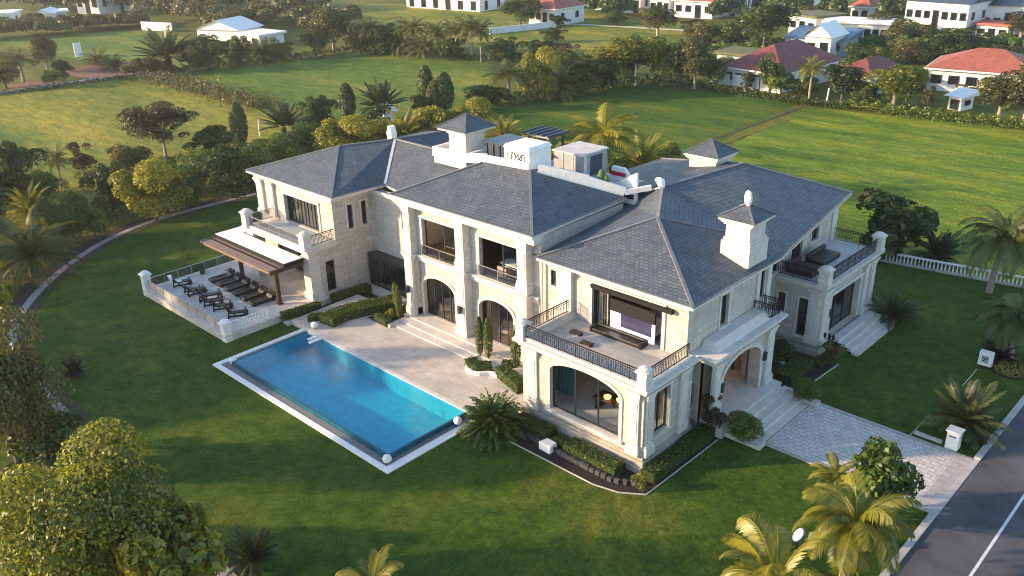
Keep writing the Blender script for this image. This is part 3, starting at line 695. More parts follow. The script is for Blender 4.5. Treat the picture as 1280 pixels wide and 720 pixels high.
# upper storey of the main block
wall((-.5, 4.8), U, N1, rect(-11.4, 0, 5.15, 8.6), [rect(-7.0, -1.75, 5.2, 7.95), rect(-10.5, -10.05, 6.9, 8.0)], .35)
wall((-.5, 4.8), U, N1, rect(-11.4, -8.7, .4, 5.15), [], .35)
window((-.5, 4.8), U, N1, -10.5, -10.05, 6.9, 8.0, 1, 1, .12)
surround((-.5, 4.8), U, N1, -7.0, -1.75, 5.2, 7.95, .22, .08, False)
fr = MB()
for s in (-6.96, -1.82): fr.obox((-.5, 4.8), U, N1, s-.05, s+.07, -.3, .02, 5.2, 7.9)
fr.obox((-.5, 4.8), U, N1, -7.0, -1.75, -.3, -.2, 7.85, 7.95); w_ = fr.build('window', CHAR, villa)
for s0_, s1_, o_ in ((-6.9, -6.1, -.22), (-6.5, -5.7, -.27), (-2.75, -1.9, -.22)):
    pb = MB(); pb.poly([(-.5+s0_, 4.8-o_, 5.25), (-.5+s1_, 4.8-o_, 5.25), (-.5+s1_, 4.8-o_, 7.85), (-.5+s0_, 4.8-o_, 7.85)]); pb.build('sliding_pane', GLASSD, w_)
mb = MB(); mb.obox((-.5, 4.8), U, N1, -6.95, -.95, .05, .35, 7.95, 8.07); mb.obox((-.5, 4.8), U, N1, -6.95, -.95, .1, .3, 7.8, 7.94)
mb.build('roller_awning', IRON, villa)
pilaster((-.5, 4.8), U, N1, -9.5, -8.55, .3, 5.17, 8.5, .45, .5)
mb = MB(); mb.obox((-.5, 4.8), U, N1, -11.4, .05, -.02, .06, 8.25, 8.42); mb.obox((-.5, 4.8), U, N1, -11.5, .15, -.02, .2, 8.42, 8.62); mb.build('cornice', TRIM, villa)
mb = MB(); mb.tube([(-11.55, 4.55, .4), (-11.55, 4.55, 8.55)], .08, 8); mb.build('downpipe', TRIM, villa)
wall((-.5, 0), U2, N2, rect(4.8, 14.4, 0, 8.6), [rect(5.55, 6.15, 1.5, 3.25), rect(8.3, 9.2, 5.9, 8.0), rect(13.1, 13.6, 6.2, 8.2), rect(7.1, 12.2, .76, 4.0)], .35)
for q in ((5.55, 6.15, 1.5, 3.25), (8.3, 9.2, 5.9, 8.0)):
    surround((-.5, 0), U2, N2, *q); window((-.5, 0), U2, N2, *q, 2 if q[0] > 8 else 1, 1, .2)
window((-.5, 0), U2, N2, 13.1, 13.6, 6.2, 8.2, 1, 1, .15)
mb = MB(); mb.obox((-.5, 0), U2, N2, 4.8, 14.4, -.02, .06, 8.25, 8.42); mb.obox((-.5, 0), U2, N2, 4.6, 14.5, -.02, .2, 8.42, 8.62); mb.build('cornice', TRIM, villa)
mb = MB(); mb.obox((-.5, 0), U2, N2, 12.5, 12.9, 0, .1, 5.6, 8.25); mb.build('wall_strip', TRIM, villa); MB().obox((-.5, 0), U2, N2, 13.8, 14.3, 0, .1, 5.6, 8.25).build('wall_strip', TRIM, villa)
wall((-.5, 14.4), (-1, 0), (0, 1), rect(0, 2.4, 0, 8.6), [], .3)
MB().box(-.55, -.25, 4.8, 7.0, -.1, .75).build('plinth', PLINTH, villa)
# cinema room behind the balcony
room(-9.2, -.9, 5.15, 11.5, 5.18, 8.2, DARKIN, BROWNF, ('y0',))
# ---- entrance portico
o = (.75, 0)
wall(o, U2, N2, rect(5.7, 13.3, .1, 5.0), [arch(7.0, 11.5, .77, 3.2, 4.35)], .75)
arch_surround(o, U2, N2, 7.0, 11.5, .8, 3.2, 4.35, .28, .08)
MB().box(-.5, 0, 5.7, 6.0, .1, 5.0).build('wall', STONE, villa); MB().box(-.5, 0, 13.0, 13.3, .1, 5.0).build('wall', STONE, villa)
pilaster(o, U2, N2, 5.85, 6.6, .16, .8, 4.85, .6, .55); pilaster(o, U2, N2, 12.1, 12.95, .16, .8, 4.85, .6, .55)
mb = MB(); zz = 4.86
for d, h in ((.22, .2), (.36, .16), (.5, .16)): mb.box(-.5, .75+d, 5.7-d, 13.3+d, zz, zz+h); zz += h
mb.hexa([(-.45, 6.2), (.75, 6.2), (.75, 12.8), (-.45, 12.8)], 5.38, 5.8, [(-.45, 6.6), (.3, 6.6), (.3, 12.4), (-.45, 12.4)])
mb.build('portico_ledge', TRIM, villa)
MB().box(-.5, .75, 12.3, 13.25, 5.38, 5.5).build('balcony_floor', PATIO, villa)
iron_rail([(-.45, 12.4), (.8, 12.4), (.8, 13.5), (-.45, 13.5)], 5.42, .9, .12)
sconce(o, U2, N2, 6.75, 2.9); sconce(o, U2, N2, 11.85, 3.0)
mb = MB(); mb.box(-2.4, 1.6, 5.9, 13.2, -.1, .8)
for i, xx in enumerate((2.15, 2.7, 3.2, 3.7)): mb.box(1.6 if i == 0 else (2.15, 2.7, 3.2)[i-1], xx, 7.1, 12.9, -.1, .8-.17*(i+1))
mb.build('entrance_steps', STEPS, villa)
mb = MB(); mb.box(1.6, 4.2, 12.95, 13.5, -.1, .3); mb.box(1.7, 3.6, 13.1, 13.4, .3, .5); mb.build('step_wall', STEPS, villa); MB().box(1.6, 3.9, 6.3, 7.05, -.1, .25).build('step_wall', STEPS, villa)
room(-4.5, -.86, 6.0, 13.2, .82, 4.7, M('warm_plaster', (.5, .34, .22), .8, .1, 1), STEPS, ('x1',))
mb = MB()
for yy in (7.4, 10.2, 12.6): mb.box(-1.75, -1.6, yy-.08, yy+.08, .83, 4.1)
mb.box(-1.75, -1.6, 6.1, 13.1, 3.5, 3.65); mb.build('door_frame', CHAR, villa)
# ---- right wing: bay with balcony
wall((0, 19.5), U, N1, rect(-2.6, .9, .6, 5.0), [rect(-2.35, -1.75, 2.6, 4.05), rect(-.75, -.05, 1.15, 4.05)], .35)
window((0, 19.5), U, N1, -2.35, -1.75, 2.6, 4.05, 1, 1, .15); window((0, 19.5), U, N1, -.75, -.05, 1.15, 4.05, 1, 1, .15)
surround((0, 19.5), U, N1, -.75, -.05, 1.15, 4.05, .12, .05); surround((0, 19.5), U, N1, -2.35, -1.75, 2.6, 4.05, .12, .05)
wall((.9, 0), U2, N2, rect(19.5, 28.2, .3, 5.0), [rect(21.0, 25.7, .85, 4.1)], .5)
surround((.9, 0), U2, N2, 21.0, 25.7, .85, 4.1, .25, .1, False)
window((.9, 0), U2, N2, 21.0, 25.7, .85, 4.1, 3, 1, .4, glass=GLASSD, fw=.09)
wall((.9, 28.2), (-1, 0), (0, 1), rect(0, 3.5, .3, 5.0), [], .3)
mb = MB(); mb.box(-2.6, 1.15, 19.25, 28.45, -.1, .6); mb.box(-2.6, 1.02, 19.38, 28.3, .6, .82); mb.build('plinth', PLINTH, villa)
pilaster((.9, 0), U2, N2, 19.6, 20.6, .16, .82, 4.95, .5, .5); pilaster((.9, 0), U2, N2, 26.2, 26.9, .16, .82, 4.95, .5, .5); pilaster((.9, 0), U2, N2, 27.3, 28.1, .16, .82, 4.95, .5, .5)
pilaster((0, 19.5), U, N1, .1, .85, .12, .82, 4.95, .5, .5)
sconce((.9, 0), U2, N2, 20.75, 2.9)
mb = MB(); zz = 4.9
for d, h in ((.15, .16), (.28, .14), (.42, .18)): mb.box(-2.6, .9+d, 19.5-d, 28.2+d, zz, zz+h); zz += h
mb.build('balcony_ledge', TRIM, villa)
MB().box(-2.6, .85, 19.6, 28.1, 5.37, 5.42).build('balcony_floor', FLATR, villa)
iron_rail([(-2.5, 19.45), (.6, 19.45)], 5.38, 1.0, .13); iron_rail([(.95, 19.9), (.95, 27.8)], 5.38, 1.0, .13); iron_rail([(.6, 28.2), (-2.5, 28.2)], 5.38, 1.0, .13)
pier(.95, 19.5, .7, 5.38, 6.75); pier(.95, 28.15, .7, 5.38, 6.75)
mb = MB()
for i in range(4): mb.box(1.15, 1.75+.5*i, 21.2, 27.4, -.05-.01*i, .8-.2*i)
mb.build('garden_steps', STEPS, villa)
MB().hexa([(1.15, 27.45), (3.0, 27.45), (3.0, 28.0), (1.15, 28.0)], -.05, .55).build('step_wall', STEPS, villa)
wall((-2.6, 0), U2, N2, rect(14.4, 28.4, 0, 8.5), [rect(18.3, 19.6, 5.55, 8.1), rect(21.3, 23.0, 5.45, 8.2), rect(24.3, 25.5, 6.3, 8.2), rect(16.0, 17.0, 5.8, 8.1)], .35)
for q in ((18.3, 19.6, 5.55, 8.1), (21.3, 23.0, 5.45, 8.2), (24.3, 25.5, 6.3, 8.2), (16.0, 17.0, 5.8, 8.1)):
    surround((-2.6, 0), U2, N2, *q, .14, .06); window((-2.6, 0), U2, N2, *q, 2, 1, .18)
wall((-2.6, 28.4), (-1, 0), (0, 1), rect(0, 16, 0, 8.5), [], .3)
mb = MB(); mb.obox((-2.6, 0), U2, N2, 14.4, 28.5, -.02, .14, 8.15, 8.35); mb.obox((-2.6, 0), U2, N2, 27.6, 28.4, 0, .1, 5.4, 8.15); mb.build('cornice', TRIM, villa)
wall((-18.5, 13), (0, 1), (-1, 0), rect(0, 15.4, 0, 8.6), [], .3)
# ---- centre block
CF = .72
cy = 4.95
A1, A2 = (-24.0, -20.5), (-17.95, -14.55)
wall((0, cy), U, N1, rect(-25.2, -12, CF, 5.6), [arch(*A1, CF+.02, 3.2, 4.1), arch(*A2, CF+.02, 3.2, 4.1)], .4)
wall((0, cy), U, N1, rect(-25.2, -12, 5.6, 9.9), [rect(-23.75, -19.95, 5.7, 8.65), rect(-17.7, -14.05, 5.7, 8.65)], .4)
for a in (A1, A2):
    arch_surround((0, cy), U, N1, *a, CF, 3.2, 4.1, .25, .09)
    window((0, cy), U, N1, *a, CF, 3.2, 4, 1, .3, glass=GLASS, za=4.1, fw=.08)
for a in ((-23.75, -19.95), (-17.7, -14.05)):
    surround((0, cy), U, N1, *a, 5.7, 8.65, .2, .09, False)
    fr = MB()
    for s in (a[0]+.04, a[0]+.55*(a[1]-a[0]), a[1]-.35): fr.obox((0, cy), U, N1, s-.04, s+.04, -.34, -.26, 5.7, 8.6)
    fr.obox((0, cy), U, N1, *a, -.35, -.25, 8.55, 8.65); w_ = fr.build('window', CHAR, villa)
    MB().poly([(a[0]+.55*(a[1]-a[0]), cy+.3, 5.72), (a[1]-.35, cy+.3, 5.72), (a[1]-.35, cy+.3, 8.55), (a[0]+.55*(a[1]-a[0]), cy+.3, 8.55)]).build('pane', GLASS, w_)
    glass_rail([(a[0]-.05, cy-.15), (a[1]+.05, cy-.15)], 5.72, .85)
for s0_, s1_ in ((-25.25, -24.4), (-19.6, -18.65), (-13.6, -12.65)):
    pilaster((0, cy), U, N1, s0_, s1_, .75, CF, 5.75, .75, .4); pilaster((0, cy), U, N1, s0_+.06, s1_-.06, .65, 5.78, 9.55, .9, .55)
for s0_, s1_ in ((-24.2, -23.98), (-19.7, -19.5)): pass
mb = MB(); mb.obox((0, cy), U, N1, -25.2, -12, -.02, .2, 5.2, 5.4); mb.obox((0, cy), U, N1, -25.2, -12, -.02, .34, 5.4, 5.7); mb.build('string_course', TRIM, villa)
mb = MB(); mb.obox((0, cy), U, N1, -25.4, -11.9, -.02, .72, 9.55, 9.8); mb.obox((0, cy), U, N1, -25.5, -11.8, -.02, .85, 9.8, 10.0); mb.obox((0, cy), U, N1, -25.6, -11.75, -.02, 1.0, 10.0, 10.22); mb.build('cornice', TRIM, villa)
mb = MB(); mb.obox((0, cy), U, N1, -25.15, -24.3, .05, .5, CF, 5.2); mb.build('wall', STONE, villa); MB().obox((0, cy), U, N1, -13.9, -12.0, .0, .12, CF, 5.2).build('wall', STONE, villa)
for s in (-24.85, -19.1, -13.1): sconce((0, cy-.8), U, N1, s, 2.9)
wall((-12, 0), U2, N2, rect(4.95, 13.8, 5, 10.0), [], .3); wall((-25.2, 4.95), (0, 1), (-1, 0), rect(0, 9, 0, 10.0), [], .3)
mb = MB(); mb.box(-25.3, -9.9, 3.8, 5.4, -.1, CF); mb.box(-24.7, -10, 3.0, 3.8, -.1, CF-.1); mb.box(-24.7, -10, 2.3, 3.0, -.1, CF-.2)
mb.box(-25.0, -24.7, 1.9, 3.8, -.1, CF-.08)
mb.build('terrace_steps', STEPS, villa)
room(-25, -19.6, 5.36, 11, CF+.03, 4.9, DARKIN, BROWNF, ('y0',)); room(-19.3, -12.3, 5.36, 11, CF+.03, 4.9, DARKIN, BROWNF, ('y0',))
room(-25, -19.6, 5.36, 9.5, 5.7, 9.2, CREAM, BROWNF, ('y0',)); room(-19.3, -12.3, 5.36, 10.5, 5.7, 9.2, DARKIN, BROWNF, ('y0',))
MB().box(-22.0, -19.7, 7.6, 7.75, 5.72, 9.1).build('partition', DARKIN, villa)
for q in ((-2.4, 9.6, 4.5), (-37.5, 6.0, 4.4), (-35.5, 5.2, 4.4)): MB().lathe(q, [(.3, 0), (.3, .12)], 14).build('ceiling_lamp', LAMPW, villa)
MB().lathe((-23.1, 6.6, 8.0), [(.02, .6), (.03, .12), (.16, .1), (.17, -.12), (.03, -.16)], 10).build('pendant_lamp', LAMPW, villa)
# ---- recess between the centre block and the left wing
ry = 7.3
wall((0, ry), U, N1, rect(-33.2, -25.2, .3, 8.5), [rect(-29.0, -27.4, 5.9, 8.1)], .35)
surround((0, ry), U, N1, -29.0, -27.4, 5.9, 8.1); window((0, ry), U, N1, -29.0, -27.4, 5.9, 8.1, 2, 1, .2)
mb = MB(); mb.box(-32.75, -25.3, 6.35, ry, 2.85, 3.15); mb.box(-32.75, -32.6, 6.4, ry, .35, 2.85)
for s in range(9): mb.box(-32.6+.9*s-.04, -32.6+.9*s+.04, 6.4, 6.5, .35, 2.85)
mb.box(-32.6, -25.3, 6.4, 6.5, .35, .45)
w_ = mb.build('window', CHAR, villa); MB().poly([(-32.6, 6.46, .4), (-25.3, 6.46, .4), (-25.3, 6.46, 2.85), (-32.6, 6.46, 2.85)]).build('pane', GLASSD, w_)
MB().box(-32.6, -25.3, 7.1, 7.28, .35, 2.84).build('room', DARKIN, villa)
MB().box(-33.2, -25.0, 5.6, 7.4, -.1, .36).build('terrace_steps', STEPS, villa)
mb = MB(); mb.obox((0, ry), U, N1, -33, -25.3, -.02, .2, 8.2, 8.5); mb.build('cornice', TRIM, villa)
# ---- left wing
wall((-33.0, 0), U2, N2, rect(3.5, 21, 0, 8.5), [rect(4.9, 5.42, 5.6, 7.65), rect(6.3, 6.82, 5.6, 7.65)], .35)
for q in ((4.9, 5.42, 5.6, 7.65), (6.3, 6.82, 5.6, 7.65)):
    surround((-33.0, 0), U2, N2, *q); window((-33.0, 0), U2, N2, *q, 1, 1, .15)
wall((0, 3.5), U, N1, rect(-44, -33, .6, 5.0), [rect(-42.0, -34.8, .65, 4.2)], .35)
wall((0, 3.5), U, N1, rect(-44, -33, 5.0, 8.5), [rect(-39.9, -35.0, 5.15, 7.6)], .35)
surround((0, 3.5), U, N1, -39.9, -35.0, 5.15, 7.6, .22, .08, False)
window((0, 3.5), U, N1, -39.9, -35.0, 5.15, 7.6, 5, 1, .3, glass=GLASSD)
mb = MB()
for i in range(9): mb.box(-39.2+.5*i, -38.85+.5*i, 4.05, 4.1, 5.15, 7.55)
mb.build('curtain', LIN, villa)
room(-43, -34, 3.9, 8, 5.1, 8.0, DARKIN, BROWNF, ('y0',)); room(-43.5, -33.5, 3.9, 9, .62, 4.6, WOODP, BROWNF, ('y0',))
window((0, 3.5), U, N1, -42.0, -34.8, .65, 4.2, 5, 1, .25, glass=GLASSD, fw=.09)
for s0_, s1_ in ((-43.9, -43.0), (-42.0, -41.3)): pilaster((0, 3.5), U, N1, s0_, s1_, .22, 5.2, 8.3, .4, .45)
mb = MB(); mb.obox((0, 3.5), U, N1, -44, -32.9, -.02, .08, 8.15, 8.35); mb.obox((0, 3.5), U, N1, -44.1, -32.8, -.02, .25, 8.35, 8.62); mb.obox((-33, 0), U2, N2, 3.4, ry, -.02, .08, 8.15, 8.35); mb.obox((-33, 0), U2, N2, 3.3, ry, -.02, .25, 8.35, 8.62); mb.build('cornice', TRIM, villa)
wall((-44, 3.5), (0, 1), (-1, 0), rect(0, 17.5, 0, 8.5), [rect(3, 5, 1, 3.5), rect(3, 5, 5.6, 7.6)], .3)
window((-44, 3.5), (0, 1), (-1, 0), 3, 5, 1, 3.5, 2, 1, .1); window((-44, 3.5), (0, 1), (-1, 0), 3, 5, 5.6, 7.6, 2, 1, .1)
# balcony porch of the left wing
mb = MB(); mb.box(-33.95, -33.0, .8, 1.75, .6, 4.55); mb.box(-34.05, -32.9, .7, 1.85, .6, 1.2); mb.box(-34.05, -32.9, .7, 1.85, 4.0, 4.3); mb.build('porch_pier', TRIM, villa)
mb = MB(); mb.box(-42.0, -41.1, .8, 1.75, .6, 4.55); mb.box(-42.1, -41.0, .7, 1.85, .6, 1.2); mb.box(-42.1, -41.0, .7, 1.85, 4.0, 4.3); mb.build('porch_pier', TRIM, villa)
wall((-33.0, 0), U2, N2, rect(1.75, 3.5, 0, 4.55), [rect(2.3, 3.15, .9, 3.5)], .3); window((-33.0, 0), U2, N2, 2.3, 3.15, .9, 3.5, 1, 1, .12)
mb = MB(); mb.box(-42.1, -32.9, .7, 3.45, 4.55, 4.8); mb.box(-42.3, -32.7, .5, 3.45, 4.8, 5.0); mb.build('balcony_ledge', TRIM, villa)
mb = MB(); mb.box(-41.4, -33.5, .55, .8, 5.0, 5.2); mb.box(-33.0, -32.75, 1.1, 3.4, 5.0, 5.2); mb.build('balcony_curb', TRIM, villa)
glass_rail([(-41.3, .68), (-33.5, .68)], 5.18, .85); iron_rail([(-32.88, 1.1), (-32.88, 3.3)], 5.18, .9, .12); glass_rail([(-41.6, 1.0), (-41.6, 3.4)], 5.18, .85)
pier(-33.1, .72, .7, 5.0, 6.45); pier(-41.6, .72, .7, 5.0, 6.5)

# ------------------------------------------------------------------ roofs
def roof(faces, name='roof', mat=None, eaves=(), soffit=None, fz=.2, label=None):
    mb = MB()
    for f in faces:
        n = Vector((0, 0, 0))
        for a, b in zip(f, f[1:]+f[:1]): n += Vector(a).cross(Vector(b))
        f = list(f)
        if n.z < 0: f.reverse()
        if len(f) == 3: mb.poly(f)
        else:
            for i in range(1, len(f)-1): mb.poly([f[0], f[i], f[i+1]])
    o = mb.build(name, mat or ROOF, villa)
    if eaves:
        eb = MB()
        for a, b in eaves:
            eb.poly([(a[0], a[1], a[2]-.005), (b[0], b[1], b[2]-.005), (b[0], b[1], b[2]-fz), (a[0], a[1], a[2]-fz)])
        if soffit: eb.poly([(p[0], p[1], p[2]-fz) for p in soffit])
        eb.build('fascia', TRIM, o)
        gb = MB()
        for a, b in eaves: gb.bar((a[0], a[1], a[2]+.02), (b[0], b[1], b[2]+.02), .1, .06)
        gb.build('gutter', CAP, o)
    return o
def caps(lines, mat=None, r=.1, name='ridge_cap', parent=None):
    mb = MB()
    for a, b in lines: mb.bar((a[0], a[1], a[2]+.03), (b[0], b[1], b[2]+.03), r*2, r)
    return mb.build(name, mat or CAP, parent or villa)
# main block
P0, P1, P2, A, Sx, Q = (-11.75, 4.25, 8.8), (.1, 4.25, 8.8), (.1, 14.2, 8.8), (-6.6, 10.2, 11.05), (-3.45, 13.4, 9.97), (-10.2, 15.9, 11.05)
Wv, Vv = (-13.2, 5.2, 8.45), (-13.4, 16.2, 9.2)
rm = roof([[P0, P1, A], [P1, P2, Sx, A], [P0, A, Wv], [A, Vv, Wv], [A, Q, Vv]], eaves=[(P0, P1), (P1, P2)], soffit=[P0, P1, P2, (-11.75, 14.2, 8.8)])
caps([(P0, A), (P1, A)], parent=rm)
# right wing
E4, PK, LB, LF = (-2.3, 30.0, 8.8), (-8.85, 24.8, 11.05), (-19.0, 28.8, 8.8), (-19.6, 15.0, 8.8)
rr = roof([[P2, E4, PK, Q, A, Sx], [Q, PK, LB, LF], [PK, E4, LB], [Q, LF, Vv]], eaves=[(P2, E4), (E4, LB), (LB, LF)], soffit=[(-2.6, 14.2, 8.8), P2, E4, LB, LF])
caps([(E4, PK), (PK, Q), (PK, LB)], parent=rr); caps([(A, Sx)], r=.05, parent=rr); caps([(A, Q)], M('clay_ridge', (.26, .24, .22), .7, .2, 4), .11, parent=rr)
mb = MB(); mb.tube([(-10.0, 15.6, 11.1), (-10.6, 16.3, 11.25), (-11.3, 16.9, 11.1)], [.2, .32, .22], 8); mb.bar(Q, (-11.6, 16.1, 10.4), .5, .1); mb.build('ridge_end_cap', WHITE, rr)
# centre block
C1, C2, C3, D1, D2, C4 = (-25.69, 3.67, 10.35), (-11.71, 3.83, 10.35), (-12.08, 14.16, 10.3), (-21.45, 9.23, 12.3), (-17.38, 9.85, 12.3), (-26.2, 14.0, 10.35)
rc = roof([[C1, C2, D2, D1], [C2, C3, D2], [C1, D1, C4], [D1, (-21.3, 12.4, 12.0), C4], [D1, D2, (-17.3, 12.4, 12.0), (-21.3, 12.4, 12.0)], [D2, C3, (-17.3, 12.4, 12.0)]], eaves=[(C1, C2), (C2, C3), (C4, C1)], soffit=[C1, C2, C3, C4])
caps([(C1, D1), (C2, D2)], parent=rc)
# left wing and its link
LA, LBm, LN, LP, LV, LF_ = (-44.85, 3.05, 8.8), (-32.4, 3.1, 8.8), (-32.0, 8.2, 8.8), (-38.16, 8.31, 10.95), (-36.09, 12.87, 11.0), (-34.6, 18.5, 11.0)
LT = (-25.2, 12.7, 11.0)
rl = roof([[LA, LBm, LP], [LBm, LN, LV, LP], [LN, (-25.2, 6.9, 8.75), LT, LV], [LV, (-28.6, 13.2, 8.85), (-28.6, 22.0, 8.8), LF_], [LV, LT, (-25.2, 18.0, 9.0), (-33, 18.0, 9.0)], [LF_, (-28.6, 22, 8.8), (-43.0, 22.5, 8.8)], [LA, LP, LV, LF_, (-43.0, 22.5, 8.8)]],
          eaves=[(LA, LBm), (LBm, LN), (LN, (-25.2, 6.9, 8.75)), ((-43.0, 22.5, 8.8), LA)], soffit=[LA, LBm, LN, (-25.2, 6.9, 8.75), (-28.6, 22, 8.8), (-43.0, 22.5, 8.8)])
caps([(LA, LP), (LBm, LP), (LP, LV), (LV, LF_), (LV, LT)], parent=rl); caps([(LN, LV)], LEAD, .12, 'valley_flashing', rl)
mb = MB(); mb.tube([(-36.55, 12.9, 11.0), (-36.55, 12.9, 11.5), (-36.55, 12.9, 12.1)], [.4, .45, .3], 8); mb.build('roof_ornament', WHITE, rl)
# chimneys
def chimney(x0, x1, y0, y1, zb, z1, cap, flare, rc_=None, ring=False, base=None):
    mb = MB(); mb.box(x0, x1, y0, y1, zb, z1-.45)
    if base: mb.box(x0-base[0], x1+base[0], y0-base[0], y1+base[0], zb, base[1]); mb.box(x0-base[0]*.5, x1+base[0]*.5, y0-base[0]*.5, y1+base[0]*.5, base[1], base[1]+.18)
    for i, (a, z_) in enumerate(((.12, .45), (.25, .3), (.38*flare, .16))): mb.box(x0-a, x1+a, y0-a, y1+a, z1-z_, z1-z_+.15)
    c = mb.build('chimney', TRIM, villa); e = .45*flare
    b = [(x0-e, y0-e, z1), (x1+e, y0-e, z1), (x1+e, y1+e, z1), (x0-e, y1+e, z1)]; ap = ((x0+x1)/2, (y0+y1)/2, z1+cap)
    rb = MB()
    for i in range(4): rb.poly([b[i], b[(i+1) % 4], ap])
    rb.poly(b[::-1]); rb.build('chimney_roof', ROOF, c)
    caps([(p, ap) for p in b], r=.05, parent=c)
    if ring:
        tb = MB(); pts = [(ap[0]+.30*math.cos(t)*.75, ap[1]-.30*math.cos(t)*.66, ap[2]+.32+.36*math.sin(t)) for t in [2*math.pi*i/16 for i in range(17)]]
        tb.tube(pts, .15, 8); tb.build('roof_finial', WHITE, c, smooth=True)
    return c
chimney(-2.1, -.45, 11.0, 12.9, 9.0, 11.95, .75, 1.0, ring=True, base=(.18, 10.45))
chimney(-13.2, -10.8, 24.0, 26.4, 9.6, 11.35, 1.0, .9)
chimney(-28.35, -26.4, 12.2, 14.3, 10.5, 13.35, 1.05, 1.7, base=(.9, 11.35))
mb = MB(); mb.box(-29.5, -25.5, 11.35, 11.6, 11.0, 11.75); mb.box(-25.75, -25.5, 11.6, 13.8, 11.0, 11.75); mb.box(-29.5, -29.25, 11.6, 13.8, 11.0, 11.75); mb.build('roof_parapet', WHITE, villa)
# roof terrace behind the centre block
MB().box(-29, -13.5, 12.6, 18.6, 8.6, 10.2).build('roof_terrace', FLATR, villa)
mb = MB(); mb.bar((-25.3, 10.6, 11.7), (-21.3, 9.5, 12.55), .25, .7); mb.bar((-21.3, 9.5, 12.55), (-17.5, 9.95, 12.55), .25, .5)
mb.build('roof_parapet', WHITE, villa)
mb = MB(); mb.bar((-17.0, 10.3, 12.3), (-14.3, 12.6, 11.45), .25, .9); mb.bar((-14.3, 12.6, 11.45), (-12.3, 14.3, 10.6), .25, .75); mb.bar((-12.3, 14.3, 10.6), (-10.9, 15.6, 10.95), .25, .35); mb.build('roof_parapet', WHITE, villa)
bx = MB(); bx.box(-19.95, -17.5, 9.95, 12.3, 12.0, 13.6); bx.hexa([(-20.0, 9.88), (-17.42, 9.88), (-17.42, 12.4), (-20.0, 12.4)], 13.6, 13.85, [(-19.85, 10.05), (-17.6, 10.05), (-17.6, 12.2), (-19.85, 12.2)])
wb = bx.build('plant_box', WHITE, villa)
def stroke(pts, w=.06):
    mb = MB()
    for a, b in zip(pts, pts[1:]): mb.bar((a[0], 9.94, a[1]), (b[0], 9.94, b[1]), w, .02, (0, 1, 0))
    return mb
lm = MB()
def add(pts):
    s = stroke(pts); n = len(lm.v); lm.v += s.v; lm.f += [tuple(i+n for i in f) for f in s.f]
add([(-19.6, 13.3), (-19.6, 12.75), (-19.25, 12.8)])
def ell(cx, cz, a, b, k=12, t0=0, t1=6.283): return [(cx+a*math.cos(t0+(t1-t0)*i/k), cz+b*math.sin(t0+(t1-t0)*i/k)) for i in range(k+1)]
add(ell(-19.05, 12.98, .2, .3)); add([(-19.25, 13.28), (-18.75, 13.3), (-18.95, 12.7)]); add(ell(-18.5, 12.98, .22, .28)); add([(-18.62, 13.2), (-18.35, 12.75)]); add(ell(-18.1, 12.98, .17, .3)); add([(-18.75, 12.7), (-18.05, 13.3)])
lm.build('painted_mark', IRON, wb)
mb = MB(); mb.box(-19.6, -16.8, 15, 18, 10.2, 12.3); mb.build('plant_box', M('grey_cladding', (.3, .3, .31), .6, .15, 2), villa)
mb = MB(); mb.box(-19.7, -16.7, 14.9, 18.1, 12.3, 12.42)
for s in (-18.65, -17.7): mb.box(s-.03, s+.03, 14.96, 14.99, 10.2, 12.3)
mb.box(-16.79, -16.76, 15.2, 15.5, 10.2, 12.3); mb.build('plant_box_lid', FLATR, villa)
MB().box(-16.79, -16.75, 16.0, 17.4, 10.6, 12.1).build('window', NAVY, villa)
mb = MB()
for x_ in (-23.4, -21.5):
    for y_ in (16.4, 18.3): mb.bar((x_, y_, 10.2), (x_, y_, 12.7), .16)
mb.box(-23.8, -21.1, 16.1, 18.6, 12.7, 12.85)
for i in range(5): mb.bar((-23.8+.65*i, 16.0, 12.92), (-23.8+.65*i, 18.7, 12.92), .1)
mb.build('roof_pergola', NAVY, villa)
mb = MB(); mb.box(-25.0, -21.5, 13.2, 13.3, 10.4, 12.4)
for i in range(6): mb.bar((-25+.7*i, 13.15, 10.2), (-25+.7*i, 13.15, 12.5), .08)
mb.box(-25.4, -21, 13.0, 16, 12.45, 12.55); mb.build('roof_canopy', NAVY, villa)
mb = MB(); mb.hexa([(-14.6, 14.9), (-11.7, 14.9), (-11.7, 15.15), (-14.6, 15.15)], 9.6, 10.3, [(-14.6, 14.9), (-11.7, 14.9), (-11.7, 15.15), (-14.6, 15.15)])
mb.poly([(-14.6, 14.9, 10.3), (-11.7, 14.9, 10.3), (-11.75, 14.9, 12.0)]); mb.poly([(-11.7, 15.15, 10.3), (-14.6, 15.15, 10.3), (-11.75, 15.15, 12.0)]); mb.poly([(-14.6, 14.9, 10.3), (-11.75, 14.9, 12.0), (-11.75, 15.15, 12.0), (-14.6, 15.15, 10.3)]); mb.poly([(-11.7, 14.9, 10.3), (-11.7, 15.15, 10.3), (-11.75, 15.15, 12.0), (-11.75, 14.9, 12.0)])
mb.build('roof_fin', WHITE, villa)
MB().box(-14.3, -11.9, 14.85, 14.89, 10.0, 10.35).build('roof_vent', IRON, villa)
mb = MB(); mb.hexa([(-16.2, 17.5), (-13.4, 17.5), (-13.4, 17.8), (-16.2, 17.8)], 9.8, 11.2, [(-15.9, 17.5), (-14.8, 17.5), (-14.8, 17.8), (-15.9, 17.8)]); fin = mb.build('roof_fin', WHITE, villa)
MB().box(-16.0, -14.6, 17.44, 17.49, 10.55, 10.85).build('painted_stripe', REDP, fin)

